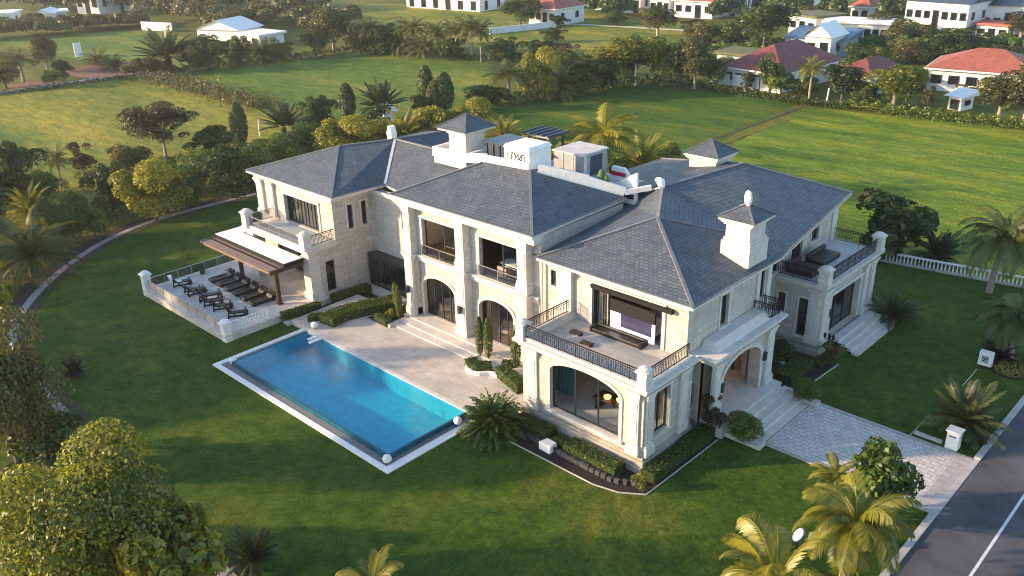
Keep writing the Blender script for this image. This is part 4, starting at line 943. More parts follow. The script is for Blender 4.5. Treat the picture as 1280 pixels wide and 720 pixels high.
# ------------------------------------------------------------------ gym terrace, pergola, equipment
TZ = .6
mb = MB(); mb.box(-45.9, -32.7, -7.3, 3.45, -.1, TZ-.12); mb.box(-46.0, -32.6, -7.4, 3.45, TZ-.12, TZ); struct('terrace', mb, TERR)
def railing(a, b, label, posts, panel=None, slats=False, h=.85, wall_=None):
    t = thing('terrace_railing', label, 'railing', (a[0], a[1], TZ), 'railings round the gym terrace'); mb = MB()
    A3, B3 = Vector((*a, 0)), Vector((*b, 0)); k = posts
    mb.bar((*a, TZ+h), (*b, TZ+h), .07, .05); mb.build('handrail', STEEL if not slats else WHITE, t)
    for i in range(k+1):
        p = A3.lerp(B3, i/k); MB().bar((p.x, p.y, TZ), (p.x, p.y, TZ+h), .05).build('post', STEEL if not slats else WHITE, t)
    pm = MB()
    if slats:
        n = int((B3-A3).length/.22)
        for i in range(n+1):
            p = A3.lerp(B3, i/n); pm.bar((p.x, p.y, TZ+.08), (p.x, p.y, TZ+h), .045)
            if i < n: q = A3.lerp(B3, (i+1)/n); pm.bar((p.x, p.y, TZ+.12), (q.x, q.y, TZ+h-.08), .025)
        pm.bar((*a, TZ+.08), (*b, TZ+.08), .05); pm.build('slats', WHITE, t)
    else:
        pm.poly([(*a, TZ+.1), (*b, TZ+.1), (*b, TZ+h-.04), (*a, TZ+h-.04)]); pm.build('glass_panel', panel or GLASSD, t)
    return t
railing((-45.5, -7.05), (-33.2, -7.05), 'long low railing along the lawn edge of the gym terrace', 9, M('frosted_panel', (.42, .38, .34), .4, .15, 2))
railing((-32.85, -6.8), (-32.85, -3.4), 'short white slatted railing at the pool end of the gym terrace', 3, None, True)
railing((-45.75, -6.7), (-45.75, 3.2), 'side railing of glass and thin posts at the far left of the gym terrace', 8)
for (px, py), lab, hh in (((-45.75, -7.05), 'white pillar with moulded cap at the far left corner of the gym terrace', 1.5), ((-32.95, -7.05), 'plain white pillar at the front corner of the gym terrace', 1.05)):
    t = thing('terrace_pillar', lab, 'pillar', (px, py, 0))
    MB().box(px-.3, px+.3, py-.3, py+.3, 0, TZ+hh-.25).build('shaft', WHITE, t)
    c = MB(); c.box(px-.4, px+.4, py-.4, py+.4, TZ+hh-.25, TZ+hh-.08); c.lathe((px, py, TZ+hh-.08), [(.4, 0), (.35, .1), (.2, .2)], 12); c.build('cap', WHITE, t)
pg = thing('pergola', 'pergola with white flat roof on brown timber beams over the gym terrace', 'pergola', (-38.5, -.5, TZ))
for x_, y_ in ((-41.1, -.75), (-34.5, -1.4)):
    m_ = MB(); m_.box(x_-.14, x_+.14, y_-.14, y_+.14, TZ, 3.95); m_.box(x_-.2, x_+.2, y_-.2, y_+.2, TZ, TZ+.1)
    m_.box(x_-.06, x_+.06, y_-.17, y_+.17, TZ+.1, 3.9); m_.build('post', WOOD, pg)
m_ = MB(); m_.box(-43.9, -33.4, -2.5, -2.3, 3.75, 4.0); m_.box(-43.9, -33.4, -2.1, -1.95, 3.8, 4.02); m_.box(-43.9, -33.4, -1.75, -1.6, 3.85, 4.05); m_.box(-43.9, -33.4, -2.62, -1.3, 4.0, 4.05); m_.build('front_beam', WOODP, pg)
m_ = MB(); m_.box(-43.9, -33.3, -.9, -.7, 3.75, 4.0); m_.box(-33.5, -33.25, -2.6, .45, 3.78, 4.1); m_.box(-44.0, -43.75, -2.6, 1.9, 3.78, 4.1); m_.build('beam', WOOD, pg)
m_ = MB()
for i in range(12): m_.box(-43.6+.9*i, -43.5+.9*i, -1.3, .5, 3.9, 4.08)
m_.build('rafter', WOOD, pg)
m_ = MB(); m_.box(-43.95, -33.25, -1.3, -1.2, 4.06, 4.3); m_.box(-33.4, -33.25, -1.2, .5, 4.06, 4.3); m_.build('roof_trim', IRON, pg)
MB().hexa([(-43.9, -1.2), (-33.4, -1.2), (-33.4, .5), (-43.9, .5)], 4.1, 4.33).build('roof_panel', WHITE, pg)
MB().hexa([(-43.9, .5), (-42.3, .5), (-42.3, 2.4), (-43.9, 2.4)], 4.1, 4.33).build('roof_panel', WHITE, pg)
def treadmill():
    t = thing('treadmill', '', 'treadmill', (0, 0, 0), 'row of black treadmills under the pergola')
    m_ = MB(); m_.box(-.42, .42, -1.0, .95, .1, .26); m_.box(-.46, -.32, -1.0, .9, .26, .32); m_.box(.32, .46, -1.0, .9, .26, .32)
    m_.tube([(-.4, -1.0, .2), (.4, -1.0, .2)], .15, 10); m_.box(-.4, .4, -.9, -.7, 0, .1); m_.box(-.4, .4, .6, .9, 0, .1); m_.build('deck', BLACK, t)
    MB().box(-.31, .31, -.95, .6, .262, .285).build('running_belt', M('rubber_belt', (.03, .03, .03), .7, .2, 8), t)
    m_ = MB(); m_.hexa([(-.45, .45), (.45, .45), (.45, 1.0), (-.45, 1.0)], .26, .5, [(-.4, .65), (.4, .65), (.4, .95), (-.4, .95)]); m_.build('motor_hood', BLACK, t)
    m_ = MB()
    for s in (-.42, .42): m_.bar((s, .75, .3), (s, .92, .62), .08); m_.bar((s, .92, .6), (s, .4, .58), .05)
    m_.build('handrail', CHAR, t)
    m_ = MB(); m_.hexa([(-.45, .82), (.45, .82), (.45, 1.0), (-.45, 1.0)], .56, .68); m_.build('console', BLACK, t)
    return t
tm = treadmill(); TL = ['black treadmill farthest left in the row, nearest the terrace side railing', 'black treadmill second from the far railing in the row under the pergola', 'black treadmill beside the left pergola post', 'black treadmill in the middle right of the row with raised handrails', 'black treadmill just left of the one by the right pergola post', 'black treadmill next to the right pergola post']
for i, lab in enumerate(TL):
    t = tm if i == 0 else copy_tree(tm); t.location = (-42.7+1.36*i, -1.75-.06*i, TZ); t['label'] = lab; t.rotation_euler = (0, 0, R(-4))
def bench():
    t = thing('exercise_bench', '', 'exercise bench', (0, 0, 0), 'black benches along the front of the gym terrace')
    m_ = MB(); m_.box(-.24, .24, -.1, 1.0, .40, .54); m_.build('seat', BLACK, t, bevel=.03)
    m_ = MB(); m_.hexa([(-.24, -.3), (.24, -.3), (.24, -.08), (-.24, -.08)], .45, 1.25, [(-.22, -.66), (.22, -.66), (.22, -.5), (-.22, -.5)]); m_.build('backrest', BLACK, t, bevel=.03)
    m_ = MB(); m_.bar((0, -.45, .06), (0, .95, .06), .1); m_.bar((0, 0, .06), (0, .1, .42), .1); m_.bar((0, .8, .06), (0, .8, .42), .1); m_.bar((-.35, -.4, .05), (.35, -.4, .05), .1); m_.bar((-.35, .95, .05), (.35, .95, .05), .1); m_.bar((0, -.4, .1), (0, -.35, .6), .08)
    m_.build('frame', IRON, t)
    m_ = MB(); m_.tube([(-.42, 1.0, .3), (.42, 1.0, .3)], .11, 8); m_.tube([(-.42, .92, .62), (.42, .92, .62)], .08, 8); m_.build('leg_roller', BLACK, t)
    return t
b0 = bench()
for i, (x_, y_, a, lab) in enumerate([(-44.3, -5.0, -20, 'black exercise bench draped with a white towel at the far left of the front row'), (-42.5, -5.0, -35, 'low black exercise bench just right of the towelled bench'), (-41.6, -5.1, -10, 'black exercise bench with its back tilted, third from the far left'),
                                   (-39.7, -5.0, -25, 'large black exercise bench with high backrest in the middle of the front row'), (-38.6, -5.3, -30, 'black exercise bench close beside the high-backed one'), (-37.3, -5.2, -28, 'black exercise bench second from the pool end of the front row'), (-35.2, -5.1, -32, 'black exercise bench nearest the pool end of the gym terrace')]):
    t = b0 if i == 0 else copy_tree(b0); t.location = (x_, y_, TZ); t.rotation_euler = (0, 0, R(a)); t['label'] = lab
    t.scale = (.95, 1, .8)
    if i == 3: t.scale = (1.1, 1.2, 1.05)
    if i == 1: t.scale = (.9, .9, .6)
tw = MB(); tw.hexa([(-.3, -.64), (.3, -.64), (.3, -.42), (-.3, -.42)], .9, 1.3, [(-.28, -.74), (.28, -.74), (.28, -.42), (-.28, -.42)]); tw.hexa([(-.27, -.1), (.27, -.1), (.27, .3), (-.27, .3)], .545, .58)
o = tw.build('towel', WHITE, None, bevel=.03); o.scale = (.95, 1, .8); o.location = (-44.3, -5.0, TZ); o.rotation_euler = (0, 0, R(-20)); tag(o, 'white towel draped over the leftmost black exercise bench', 'towel')
t = thing('waste_bin', 'small dark green bin by the side railing of the gym terrace', 'bin', (-45.2, -2.3, TZ))
MB().lathe((-45.2, -2.3, TZ), [(.16, 0), (.22, .1), (.24, .75)], 12).build('body', M('dark_green_paint', (.02, .06, .045), .5, .2, 2), t); MB().lathe((-45.2, -2.3, TZ), [(.26, .75), (.2, .85)], 12).build('lid', IRON, t)

# ------------------------------------------------------------------ furniture seen through the openings
t = thing('dining_table', 'long black table with two glowing bowls inside the arched sunroom window', 'table', (-4.0, 2.6, 1.2))
MB().box(-5.2, -2.7, 2.0, 3.1, 1.98, 2.06).build('tabletop', BLACK, t)
for x_ in (-5.0, -2.9): MB().box(x_-.06, x_+.06, 2.1, 3.0, 1.2, 1.98).build('leg', IRON, t)
for x_, y_, lab in ((-4.3, 2.35, 'glowing orange bowl on the left of the black sunroom table'), (-3.5, 2.55, 'glowing orange bowl on the right of the black sunroom table')):
    t = thing('lamp_bowl', lab, 'lamp', (x_, y_, 2.06))
    MB().lathe((x_, y_, 2.06), [(.1, 0), (.2, .06), (.24, .2), (.15, .26)], 12).build('bowl', M('orange_glass', (.5, .18, .08), .4, .2, 3, emit=((1, .34, .10), 1.7)), t)
m_ = MB(); m_.tube([(-3.9, 2.5, 4.95), (-3.9, 2.5, 3.3)], .02, 6); m_.lathe((-3.9, 2.5, 3.1), [(.2, 0), (.15, .12), (.03, .22)], 10); tag(m_.build('pendant_lamp', IRON), 'thin black pendant hanging above the sunroom table', 'lamp')
m_ = MB()
for i in range(10): m_.box(-8.4+.16*i, -8.3+.16*i, 2.2+.05*(i % 2), 2.26+.05*(i % 2), 1.2, 4.9)
m_.box(-8.9, -5.2, 7.2, 7.3, 1.2, 4.6)
tag(m_.build('curtain', TEALC), 'teal curtain behind the left side of the arched sunroom window', 'curtain')
t = thing('media_wall', 'large white framed screen with black header above the balcony', 'screen', (-4.75, 5.0, 5.18))
m_ = MB(); z0, z1 = 5.19, 6.5; yy = 5.0
m_.box(-6.25, -2.95, yy, yy+.12, z0, 5.55); m_.box(-6.25, -5.5, yy, yy+.12, 5.55, z1); m_.box(-3.12, -2.95, yy, yy+.12, 5.55, z1)
m_.build('frame', M('lit_white_panel', (.75, .75, .82), .5, .03, 1, emit=((.88, .86, 1), .75)), t)
MB().box(-6.25, -2.9, yy-.04, yy+.12, z1, 7.3).build('header', IRON, t); MB().box(-5.5, -3.12, yy+.06, yy+.1, 5.55, z1).build('screen_glass', M('dark_screen', (.04, .04, .09), .15, .2, 1), t)
t = thing('sofa', 'long low black sofa on the balcony in front of the white screen', 'sofa', (-5.0, 4.3, 5.16))
MB().box(-6.9, -3.3, 3.95, 4.75, 5.18, 5.42).build('seat', BLACK, t, bevel=.04); MB().box(-6.9, -3.3, 4.55, 4.75, 5.42, 5.55).build('backrest', BLACK, t, bevel=.04); MB().box(-7.05, -6.88, 3.95, 4.75, 5.17, 5.5).build('armrest', BLACK, t); MB().box(-3.32, -3.15, 3.95, 4.75, 5.17, 5.5).build('armrest', BLACK, t)
m_ = MB()
for i in range(9): m_.box(-7.35+.1*i, -7.28+.1*i, 5.05+.04*(i % 2), 5.12+.04*(i % 2), 5.2, 7.95)
tag(m_.build('curtain', LIN), 'grey curtain gathered at the left of the balcony opening', 'curtain')
for x_, y_, lab in ((-7.4, 3.1, 'low black folded lounger on the balcony floor by the pilaster'), (-6.0, 2.4, 'small black stool lying near the balcony railing')):
    t = thing('balcony_seat', lab, 'seat', (x_, y_, 5.16)); MB().box(x_-.4, x_+.4, y_-.22, y_+.22, 5.26, 5.31).build('seat', BLACK, t)
    MB().box(x_-.38, x_-.3, y_-.18, y_+.18, 5.16, 5.26).build('leg', IRON, t); MB().box(x_+.3, x_+.38, y_-.18, y_+.18, 5.16, 5.26).build('leg', IRON, t)
# upper right balcony sofa set
for x0_, x1_, y0_, y1_, lab in ((-1.9, -.5, 22.2, 25.0, 'square black lounge sofa at the far end of the right wing balcony'), (-2.2, -.2, 19.9, 21.7, 'black lounge sofa behind the iron railing of the right wing balcony')):
    t = thing('lounge_sofa', lab, 'sofa', (x0_, y0_, 5.42)); MB().box(x0_, x1_, y0_, y1_, 5.5, 5.8).build('seat', BLACK, t, bevel=.04)
    MB().box(x0_, x0_+.25, y0_, y1_, 5.8, 6.15).build('backrest', BLACK, t, bevel=.04); MB().box(x0_+.05, x1_-.05, y0_+.05, y1_-.05, 5.42, 5.5).build('base', IRON, t)
# rooms of the centre block
def armchair(x_, y_, z_, lab, mat, rz=0, grp=None):
    t = thing('armchair', lab, 'armchair', (0, 0, 0), grp)
    MB().box(-.4, .4, -.4, .4, .2, .48).build('seat', mat, t, bevel=.05); MB().box(-.45, .45, .3, .5, .2, .95).build('backrest', mat, t, bevel=.05)
    MB().box(-.5, -.38, -.4, .4, .1, .65).build('armrest', mat, t); MB().box(.38, .5, -.4, .4, .1, .65).build('armrest', mat, t)
    t.location = (x_, y_, z_); t.rotation_euler = (0, 0, rz); return t
armchair(-23.0, 6.4, CF+.03, 'pale armchair inside the left arched glass door', PINKF, .5)
armchair(-21.3, 7.4, CF+.03, 'pale armchair farther back inside the left arched glass door', CREAM, 2.6)
armchair(-16.8, 6.5, CF+.03, 'blush armchair inside the right arched glass door', PINKF, .3)
armchair(-15.4, 7.2, CF+.03, 'pale armchair at the right behind the right arched glass door', CREAM, 2.2)
t = thing('pool_table', 'wooden table inside the right arched glass door', 'table', (-16.4, 8.3, CF)); MB().box(-17.8, -15.0, 7.8, 9.0, CF+.75, CF+.85).build('tabletop', WOODP, t)
for x_ in (-17.6, -15.2): MB().box(x_-.07, x_+.07, 8.2, 8.6, CF+.03, CF+.75).build('leg', WOOD, t)
t = thing('desk', 'white desk behind the right upper opening of the centre block', 'desk', (-15.8, 6.6, 5.7)); MB().box(-17.0, -14.6, 6.2, 7.2, 6.42, 6.5).build('tabletop', WHITE, t)
for x_ in (-16.8, -14.8): MB().box(x_-.06, x_+.06, 6.3, 7.1, 5.71, 6.42).build('leg', WHITE, t)
armchair(-15.9, 5.75, 5.71, 'beige chair at the white desk upstairs', PINKF, 3.1)
armchair(-16.6, 7.7, 5.71, 'pale chair behind the white desk upstairs', CREAM, 0)
t = thing('piano', 'black piano-like cabinet behind the left upper opening', 'cabinet', (-21.2, 6.6, 5.7)); MB().box(-21.8, -20.3, 6.2, 7.2, 6.3, 6.9).build('case', BLACK, t)
for x_ in (-21.7, -20.4): MB().box(x_-.06, x_+.06, 6.3, 7.1, 5.71, 6.3).build('leg', IRON, t)

# ------------------------------------------------------------------ hedges and beds
def hedge(path, w, h, label, zb=0.0, mat=None, leaf=.11, dens=170, group=None, taper=.06, name='clipped_hedge', cat='hedge'):
    p0 = path[0]; t = thing(name, label, cat, (p0[0], p0[1], zb), group)
    a = offset(path, w/2); b = offset(path, -w/2); mb = MB()
    for i in range(len(path)-1):
        mb.hexa([b[i], b[i+1], a[i+1], a[i]], zb, zb+h-.05)
    mb.build('core', HCORE, t)
    Cs = []; Ns = []
    for i in range(len(path)-1):
        A_, B_, A2_, B2_ = [np.array(q) for q in (a[i], b[i], a[i+1], b[i+1])]; Ln = np.linalg.norm((A2_+B2_-A_-B_)/2)
        def face(P, Q_, P2, Q2, n, area):
            k = int(area*dens)+1; u = rng.random(k)[:, None]; v = rng.random(k)[:, None]
            X = (P*(1-u)+Q_*u)*(1-v)+(P2*(1-u)+Q2*u)*v; return X+np.array(n)*rng.normal(size=(k, 1))*.035, np.array(n)[None]+rng.normal(size=(k, 3))*.5
        Z = lambda q, z: np.array([q[0], q[1], z]); zt = zb+h; d = (A2_-A_)/max(1e-6, np.linalg.norm(A2_-A_)); nl = np.array([-d[1], d[0], 0.])
        for args in ((Z(A_, zt), Z(B_, zt), Z(A2_, zt), Z(B2_, zt), (0, 0, 1), Ln*w), (Z(A_, zb), Z(A_, zt), Z(A2_, zb), Z(A2_, zt), nl, Ln*h), (Z(B_, zb), Z(B_, zt), Z(B2_, zb), Z(B2_, zt), -nl, Ln*h)):
            x_, n_ = face(*args); Cs.append(x_); Ns.append(n_)
        for e, sg in ((0, -1), (len(path)-2, 1)):
            if i == e:
                Pq = (A_, B_) if sg < 0 else (A2_, B2_); dd = np.array([d[0]*sg, d[1]*sg, 0]); x_, n_ = face(Z(Pq[0], zb), Z(Pq[1], zb), Z(Pq[0], zt), Z(Pq[1], zt), dd, w*h); Cs.append(x_); Ns.append(n_)
    C = np.concatenate(Cs); N_ = np.concatenate(Ns); N_ /= np.linalg.norm(N_, axis=1, keepdims=True)
    V, F = leaf_quads(C-np.array([p0[0], p0[1], zb]), N_, leaf*np.ones(len(C)), .7)
    me = mesh_tris('foliage', V, F, np.clip(.45+.28*rng.normal(size=len(C)), 0, 1), mat or L_HEDGE); o = bpy.data.objects.new('foliage', me); COL.objects.link(o); o.parent = t
    return t
hedge(smooth([(-28.7, -1.0), (-28.9, .4), (-28.5, 2.2), (-27.9, 3.4), (-27.3, 5.0)], 1), 1.5, .75, 'broad curved flat-topped hedge between the pool patio and the recess', .42)
hedge([(-32.4, -2.6), (-31.9, .6)], .6, .6, 'low hedge at the foot of the porch pier beside the gym terrace', .3)
hedge([(-32.3, 2.1), (-31.9, 5.6)], .7, .55, 'low dark hedge along the blank wall of the left wing', .3, L_MID)
hedge([(-30.6, -1.4), (-29.9, -.4)], .8, .4, 'small bright hedge beside the white pool lamp and lawn steps', .42)
hedge([(-26.6, 2.2), (-25.0, 2.05)], .55, .55, 'short bright hedge edging the bed with the two thin cypresses', .42)
hedge(smooth([(-15.9, 1.9), (-15.1, 1.5), (-14.2, 2.2)], 1), .8, .6, 'rounded bright hedge around the paired column cypresses', .42)
hedge([(-13.3, 2.3), (-10.6, 1.5)], .85, .75, 'short bright hedge beside the main block pilaster', .42)
hedge([(-13.9, 3.0), (-13.2, 3.6)], .7, .5, 'small hedge clump behind the single column cypress', .42)
hedge([(-8.7, -.95), (-5.9, -1.0)], 1.0, .7, 'front bed hedge left of the white stone block', .02, dens=260)
hedge([(-5.6, -.95), (-4.8, -.95)], .7, .5, 'very short hedge piece above the white stone block', .02)
hedge([(-4.5, -1.05), (-.7, -1.1)], 1.0, .7, 'front bed hedge right of the white stone block', .02)
hedge([(.78, -.5), (.8, 3.1)], .9, .65, 'side bed hedge beside the tall bay window', .02)
hedge([(.78, 3.15), (.78, 5.7)], .95, .7, 'side bed hedge ending at the portico shrubs', .02)
hedge([(-1.6, 15.6), (-.2, 17.9)], .8, .5, 'dark clipped hedge in the shaded court right of the portico', .0, L_MID)
hedge([(1.0, 14.6), (1.0, 17.6)], 1.3, .55, 'broad dark clipped hedge between the portico and the right wing', .0, L_MID)
hedge([(1.7, 17.8), (1.7, 19.0)], .7, .4, 'olive hedge patch at the right wing corner under the lamp post', .0, L_OLV)
struct('planting_bed', MB().poly([(-27.4, 1.9, PZ+.03), (-24.9, 1.75, PZ+.03), (-25.1, 5.6, PZ+.03), (-27.0, 5.6, PZ+.03)]), SOIL)
m_ = MB(); bp_ = smooth([(-16.3, 2.9), (-15.9, 1.3), (-14.6, .95), (-13.9, 1.9), (-13.2, 1.9)], 2)
for a, b in zip(bp_, bp_[1:]): m_.bar((*a, PZ+.12), (*b, PZ+.12), .2, .24)
struct('bed_kerb', m_, WHITE)
struct('planting_bed', MB().poly([(*q, PZ+.05) for q in bp_]+[(-11, 1.9, PZ+.05), (-11, 4, PZ+.05), (-16, 4, PZ+.05)]), SOIL)
bedline = [(-10.4, -2.7), (-10.3, -3.55), (-8.75, -3.5), (-8.5, -2.75), (-4.9, -2.75), (-1.3, -2.75), (.2, -2.4), (1.45, -1.55), (1.5, 5.7)]
struct('planting_bed', MB().poly([(*q, .018) for q in bedline]+[(-.4, 5.7, .018), (-.4, -.3, .018), (-9.3, -.3, .018), (-9.6, -2.0, .018)]), SOIL)
m_ = MB()
for a, b in zip(bedline, bedline[1:]): m_.bar((*a, .03), (*b, .03), .06, .07)
struct('bed_edging', m_, KERB)
m_ = MB(); k_ = [(-9.2, -1.5), (-5.5, -1.75), (-2.3, -1.85), (-.6, -1.85), (.6, -1.2)]
for a, b in zip(k_, k_[1:]):
    L_ = (Vector(b)-Vector(a)).length; n_ = int(L_/.35)
    for i in range(n_):
        p = Vector(a).lerp(Vector(b), (i+.5)/n_); m_.box(p.x-.16, p.x+.16, p.y-.1, p.y+.1, 0, .26+.06*rng.random())
struct('bed_stone_edging', m_, M('dark_edging_stone', (.055, .055, .06), .8, .4, 5, .3))
struct('planting_bed', MB().poly([(2.3, 14.0, .02), (2.6, 19.0, .02), (-2.4, 19.0, .02), (-2.4, 14.0, .02)]), SOIL)
m_ = MB(); m_.bar((2.5, 13.9, .05), (2.75, 19.2, .05), .06, .08); m_.bar((-.4, 16.9, .1), (1.0, 16.4, .1), .3, .12); struct('bed_edging', m_, KERB)
m_ = MB(); m_.hexa([(-5.9, -2.15), (-5.0, -2.2), (-4.95, -1.5), (-5.8, -1.4)], .02, .5, [(-5.95, -2.1), (-5.0, -2.1), (-5.05, -1.5), (-5.8, -1.45)]); tag(m_.build('stone_block', WHITE, None, bevel=.04), 'white stone block set in the dark front planting bed', 'stone block')

# ------------------------------------------------------------------ plant kinds
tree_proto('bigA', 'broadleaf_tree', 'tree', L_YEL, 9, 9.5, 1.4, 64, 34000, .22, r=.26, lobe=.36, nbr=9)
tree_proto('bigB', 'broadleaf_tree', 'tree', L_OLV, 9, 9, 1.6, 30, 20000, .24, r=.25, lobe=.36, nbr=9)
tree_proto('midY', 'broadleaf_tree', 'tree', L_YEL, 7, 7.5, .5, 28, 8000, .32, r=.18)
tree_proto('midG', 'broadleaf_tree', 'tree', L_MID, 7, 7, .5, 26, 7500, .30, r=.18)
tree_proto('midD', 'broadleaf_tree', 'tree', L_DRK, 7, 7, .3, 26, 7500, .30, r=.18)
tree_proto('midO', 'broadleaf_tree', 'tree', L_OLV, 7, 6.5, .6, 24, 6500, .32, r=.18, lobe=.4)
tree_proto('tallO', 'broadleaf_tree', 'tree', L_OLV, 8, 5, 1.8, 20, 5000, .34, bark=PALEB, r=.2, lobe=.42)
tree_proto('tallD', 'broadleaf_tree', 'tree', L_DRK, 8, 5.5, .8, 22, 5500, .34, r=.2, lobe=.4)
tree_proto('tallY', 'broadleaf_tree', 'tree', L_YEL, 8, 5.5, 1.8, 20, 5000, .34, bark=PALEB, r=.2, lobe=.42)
tree_proto('umbrella', 'umbrella_tree', 'tree', L_MAR, 9, 11, 3.2, 44, 8000, .34, bark=PALEB, r=.2, lobe=.27, nbr=12, gap=.06)
tree_proto('openM', 'broadleaf_tree', 'tree', L_MAR, 8, 6, 2.2, 14, 2600, .34, r=.14, lobe=.34, gap=.14)
tree_proto('bush', 'bush', 'bush', L_MID, 3.2, 4, .25, 18, 3200, .24, r=.1)
tree_proto('bushY', 'bush', 'bush', L_YEL, 3.2, 4, .25, 18, 3200, .26, r=.1)
tree_proto('bushD', 'bush', 'bush', L_DRK, 3.2, 4, .2, 18, 3200, .26, r=.1)
tree_proto('bushO', 'bush', 'bush', L_OLV, 3.2, 4, .2, 16, 2600, .26, r=.1)
tree_proto('ball', 'clipped_ball_shrub', 'shrub', L_HEDGE, 1.4, 1.6, .02, 60, 7000, .1, r=.04, lobe=.5)
tree_proto('bigleaf', 'large_leaf_shrub', 'shrub', L_DRK, 4, 4.2, .2, 26, 2600, .55, r=.1, lobe=.38)
tree_proto('bigleafO', 'large_leaf_shrub', 'shrub', L_MID, 4.4, 4.6, .2, 34, 5200, .34, r=.12, lobe=.38)
tree_proto('bigleafY', 'broadleaf_tree', 'tree', L_YEL, 6, 7, 1.2, 26, 4200, .55, r=.18, lobe=.36)
add_proto('cypress', 'column_cypress', 'cypress', [('trunk', MB().tube([(0, 0, 0), (0, 0, .9), (0, 0, 4)], [.16, .13, .04], 6), BARK), ('foliage', column_mesh(L_DRK, 6, 1.9, 2600, .3), L_DRK)], 6, 1.9)
add_proto('topiary', 'column_cypress', 'cypress', [('trunk', MB().tube([(0, 0, 0), (0, 0, .4), (0, 0, 1.8)], [.06, .05, .02], 6), BARK), ('foliage', column_mesh(L_HEDGE, 2.6, .62, 2600, .1), L_HEDGE)], 2.6, .62)
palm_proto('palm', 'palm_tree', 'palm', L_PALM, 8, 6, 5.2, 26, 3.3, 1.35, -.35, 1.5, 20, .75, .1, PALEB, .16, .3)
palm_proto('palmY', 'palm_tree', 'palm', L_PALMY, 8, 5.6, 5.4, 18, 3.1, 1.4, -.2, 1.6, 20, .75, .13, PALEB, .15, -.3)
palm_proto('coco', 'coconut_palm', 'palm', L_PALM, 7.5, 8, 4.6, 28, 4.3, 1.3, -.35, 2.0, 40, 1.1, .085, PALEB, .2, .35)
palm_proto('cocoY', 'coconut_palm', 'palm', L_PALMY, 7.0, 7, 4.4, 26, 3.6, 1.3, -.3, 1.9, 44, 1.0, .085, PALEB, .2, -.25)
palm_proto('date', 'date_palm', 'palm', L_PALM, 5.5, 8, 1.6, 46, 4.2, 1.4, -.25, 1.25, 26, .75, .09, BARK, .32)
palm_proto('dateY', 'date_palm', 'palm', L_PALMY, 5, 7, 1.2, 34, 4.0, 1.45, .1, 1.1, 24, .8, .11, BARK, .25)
palm_proto('cycad', 'cycad', 'cycad', L_PALMD, 2.4, 4, .5, 40, 2.3, 1.35, .05, .8, 20, .5, .08, BARK, .22)
palm_proto('fan', 'spiky_palm', 'palm', L_PALMD, 5, 5.6, 1.6, 34, 3.3, 1.5, .05, .5, 9, .5, .42, BARK, .28, vee=.08)
palm_proto('spiky', 'spiky_bush', 'bush', L_HEDGE, 2.6, 3.4, .1, 190, 2.3, 1.5, .0, 1.5, 9, .32, .2, BARK, .12, vee=.2)
palm_proto('blackcycad', 'dark_cycad', 'cycad', L_BLK, 1.6, 3, .3, 30, 1.6, 1.2, 0, .8, 14, .4, .1, BARK, .15)

# ---- in front, bottom edge of the photograph
place('bigA', 150, 775, 545, 250, 'huge yellow-green leafy tree filling the bottom left foreground')
place('bigleafY', 222, 800, 640, 165, 'bright large-leaved tree in front of the huge foreground tree, cut by the bottom edge')
place('bigB', 30, 600, 400, 150, 'tall olive tree with sunlit top at the left edge beside the curved path')
place('bushD', 70, 585, 515, 120, 'dark shrub under the olive tree at the left edge beside the path')
place('bushD', 20, 700, 590, 110, 'dark shrub low at the left edge behind the huge foreground tree')
place('midY', 2, 480, 325, 80, 'sunlit bushy tree cut off by the left edge above the olive tree')
place('blackcycad', 94, 470, 445, 28, 'tiny blackish plant poking out beside the olive tree on the lawn')
place('cycad', 318, 712, 662, 66, 'small dark cycad on the lawn beside the end of the garden path')
place('cocoY', 478, 840, 684, 125, 'sunlit palm crown peeking in at the bottom edge below the lawn')
place('cocoY', 950, 850, 652, 185, 'broad sunlit palm crown at the bottom edge left of the oval panel')
place('cocoY', 1050, 742, 598, 165, 'coconut palm with thick ringed trunk in front of the driveway bush')
place('bigleafO', 1092, 655, 556, 100, 'round leathery-leaved bush overhanging the driveway by the road')
place('palmY', 1042, 640, 560, 70, 'sunlit small palm behind the round driveway bush', h=3.4)
# ---- right garden
place('cycad', 1203, 541, 482, 98, 'large cycad beside the white mailbox pillar at the road')
place('coco', 1262, 452, 362, 110, 'dark leaning palm at the right edge above the flower bed')
place('blackcycad', 1246, 452, 425, 50, 'dark reddish spiky plant next to the mounded flower bed', name='bromeliad', cat='plant')
place('coco', 1236, 366, 252, 130, 'coconut palm with drooping fronds in front of the white balustrade')
place('bigleaf', 1112, 318, 246, 105, 'large dark banana-leaved shrub behind the white balustrade by the right wing')
place('cycad', 1170, 330, 284, 62, 'small dark cycad behind the white balustrade')
place('cycad', 1116, 402, 364, 66, 'dark cycad at the corner of the right wing steps')
place('bushO', 1040, 452, 425, 40, 'small feathery shrub at the foot of the iron lamp post')
place('fan', 1284, 425, 360, 70, 'dark palm clump cut by the right edge above the leaning palm')
place('ball', 0, 0, 0, 0, 'round clipped ball shrub on the portico step wall nearest the front', xy=(2.7, 6.55), z=.2, h=1.6, w=2.2)
place('ball', 0, 0, 0, 0, 'round clipped ball shrub on the far side of the portico steps', xy=(3.3, 13.3), z=.25, h=1.15, w=1.9)
for (x_, y_), lab in (((1.05, 5.7), 'three-headed dark topiary shrub left of the portico'), ):
    place('openM', 0, 0, 0, 0, lab, xy=(x_, y_), z=.02, h=2.9, w=2.3, name='topiary_shrub', cat='shrub')
place('bushD', 0, 0, 0, 0, 'dark low shrub at the base of the portico pier', xy=(.55, 6.4), z=.02, h=1.1, w=1.2)
place('bushD', 0, 0, 0, 0, 'dark shrub in the court behind the portico', xy=(-.6, 17.3), z=.02, h=1.3, w=2.0)
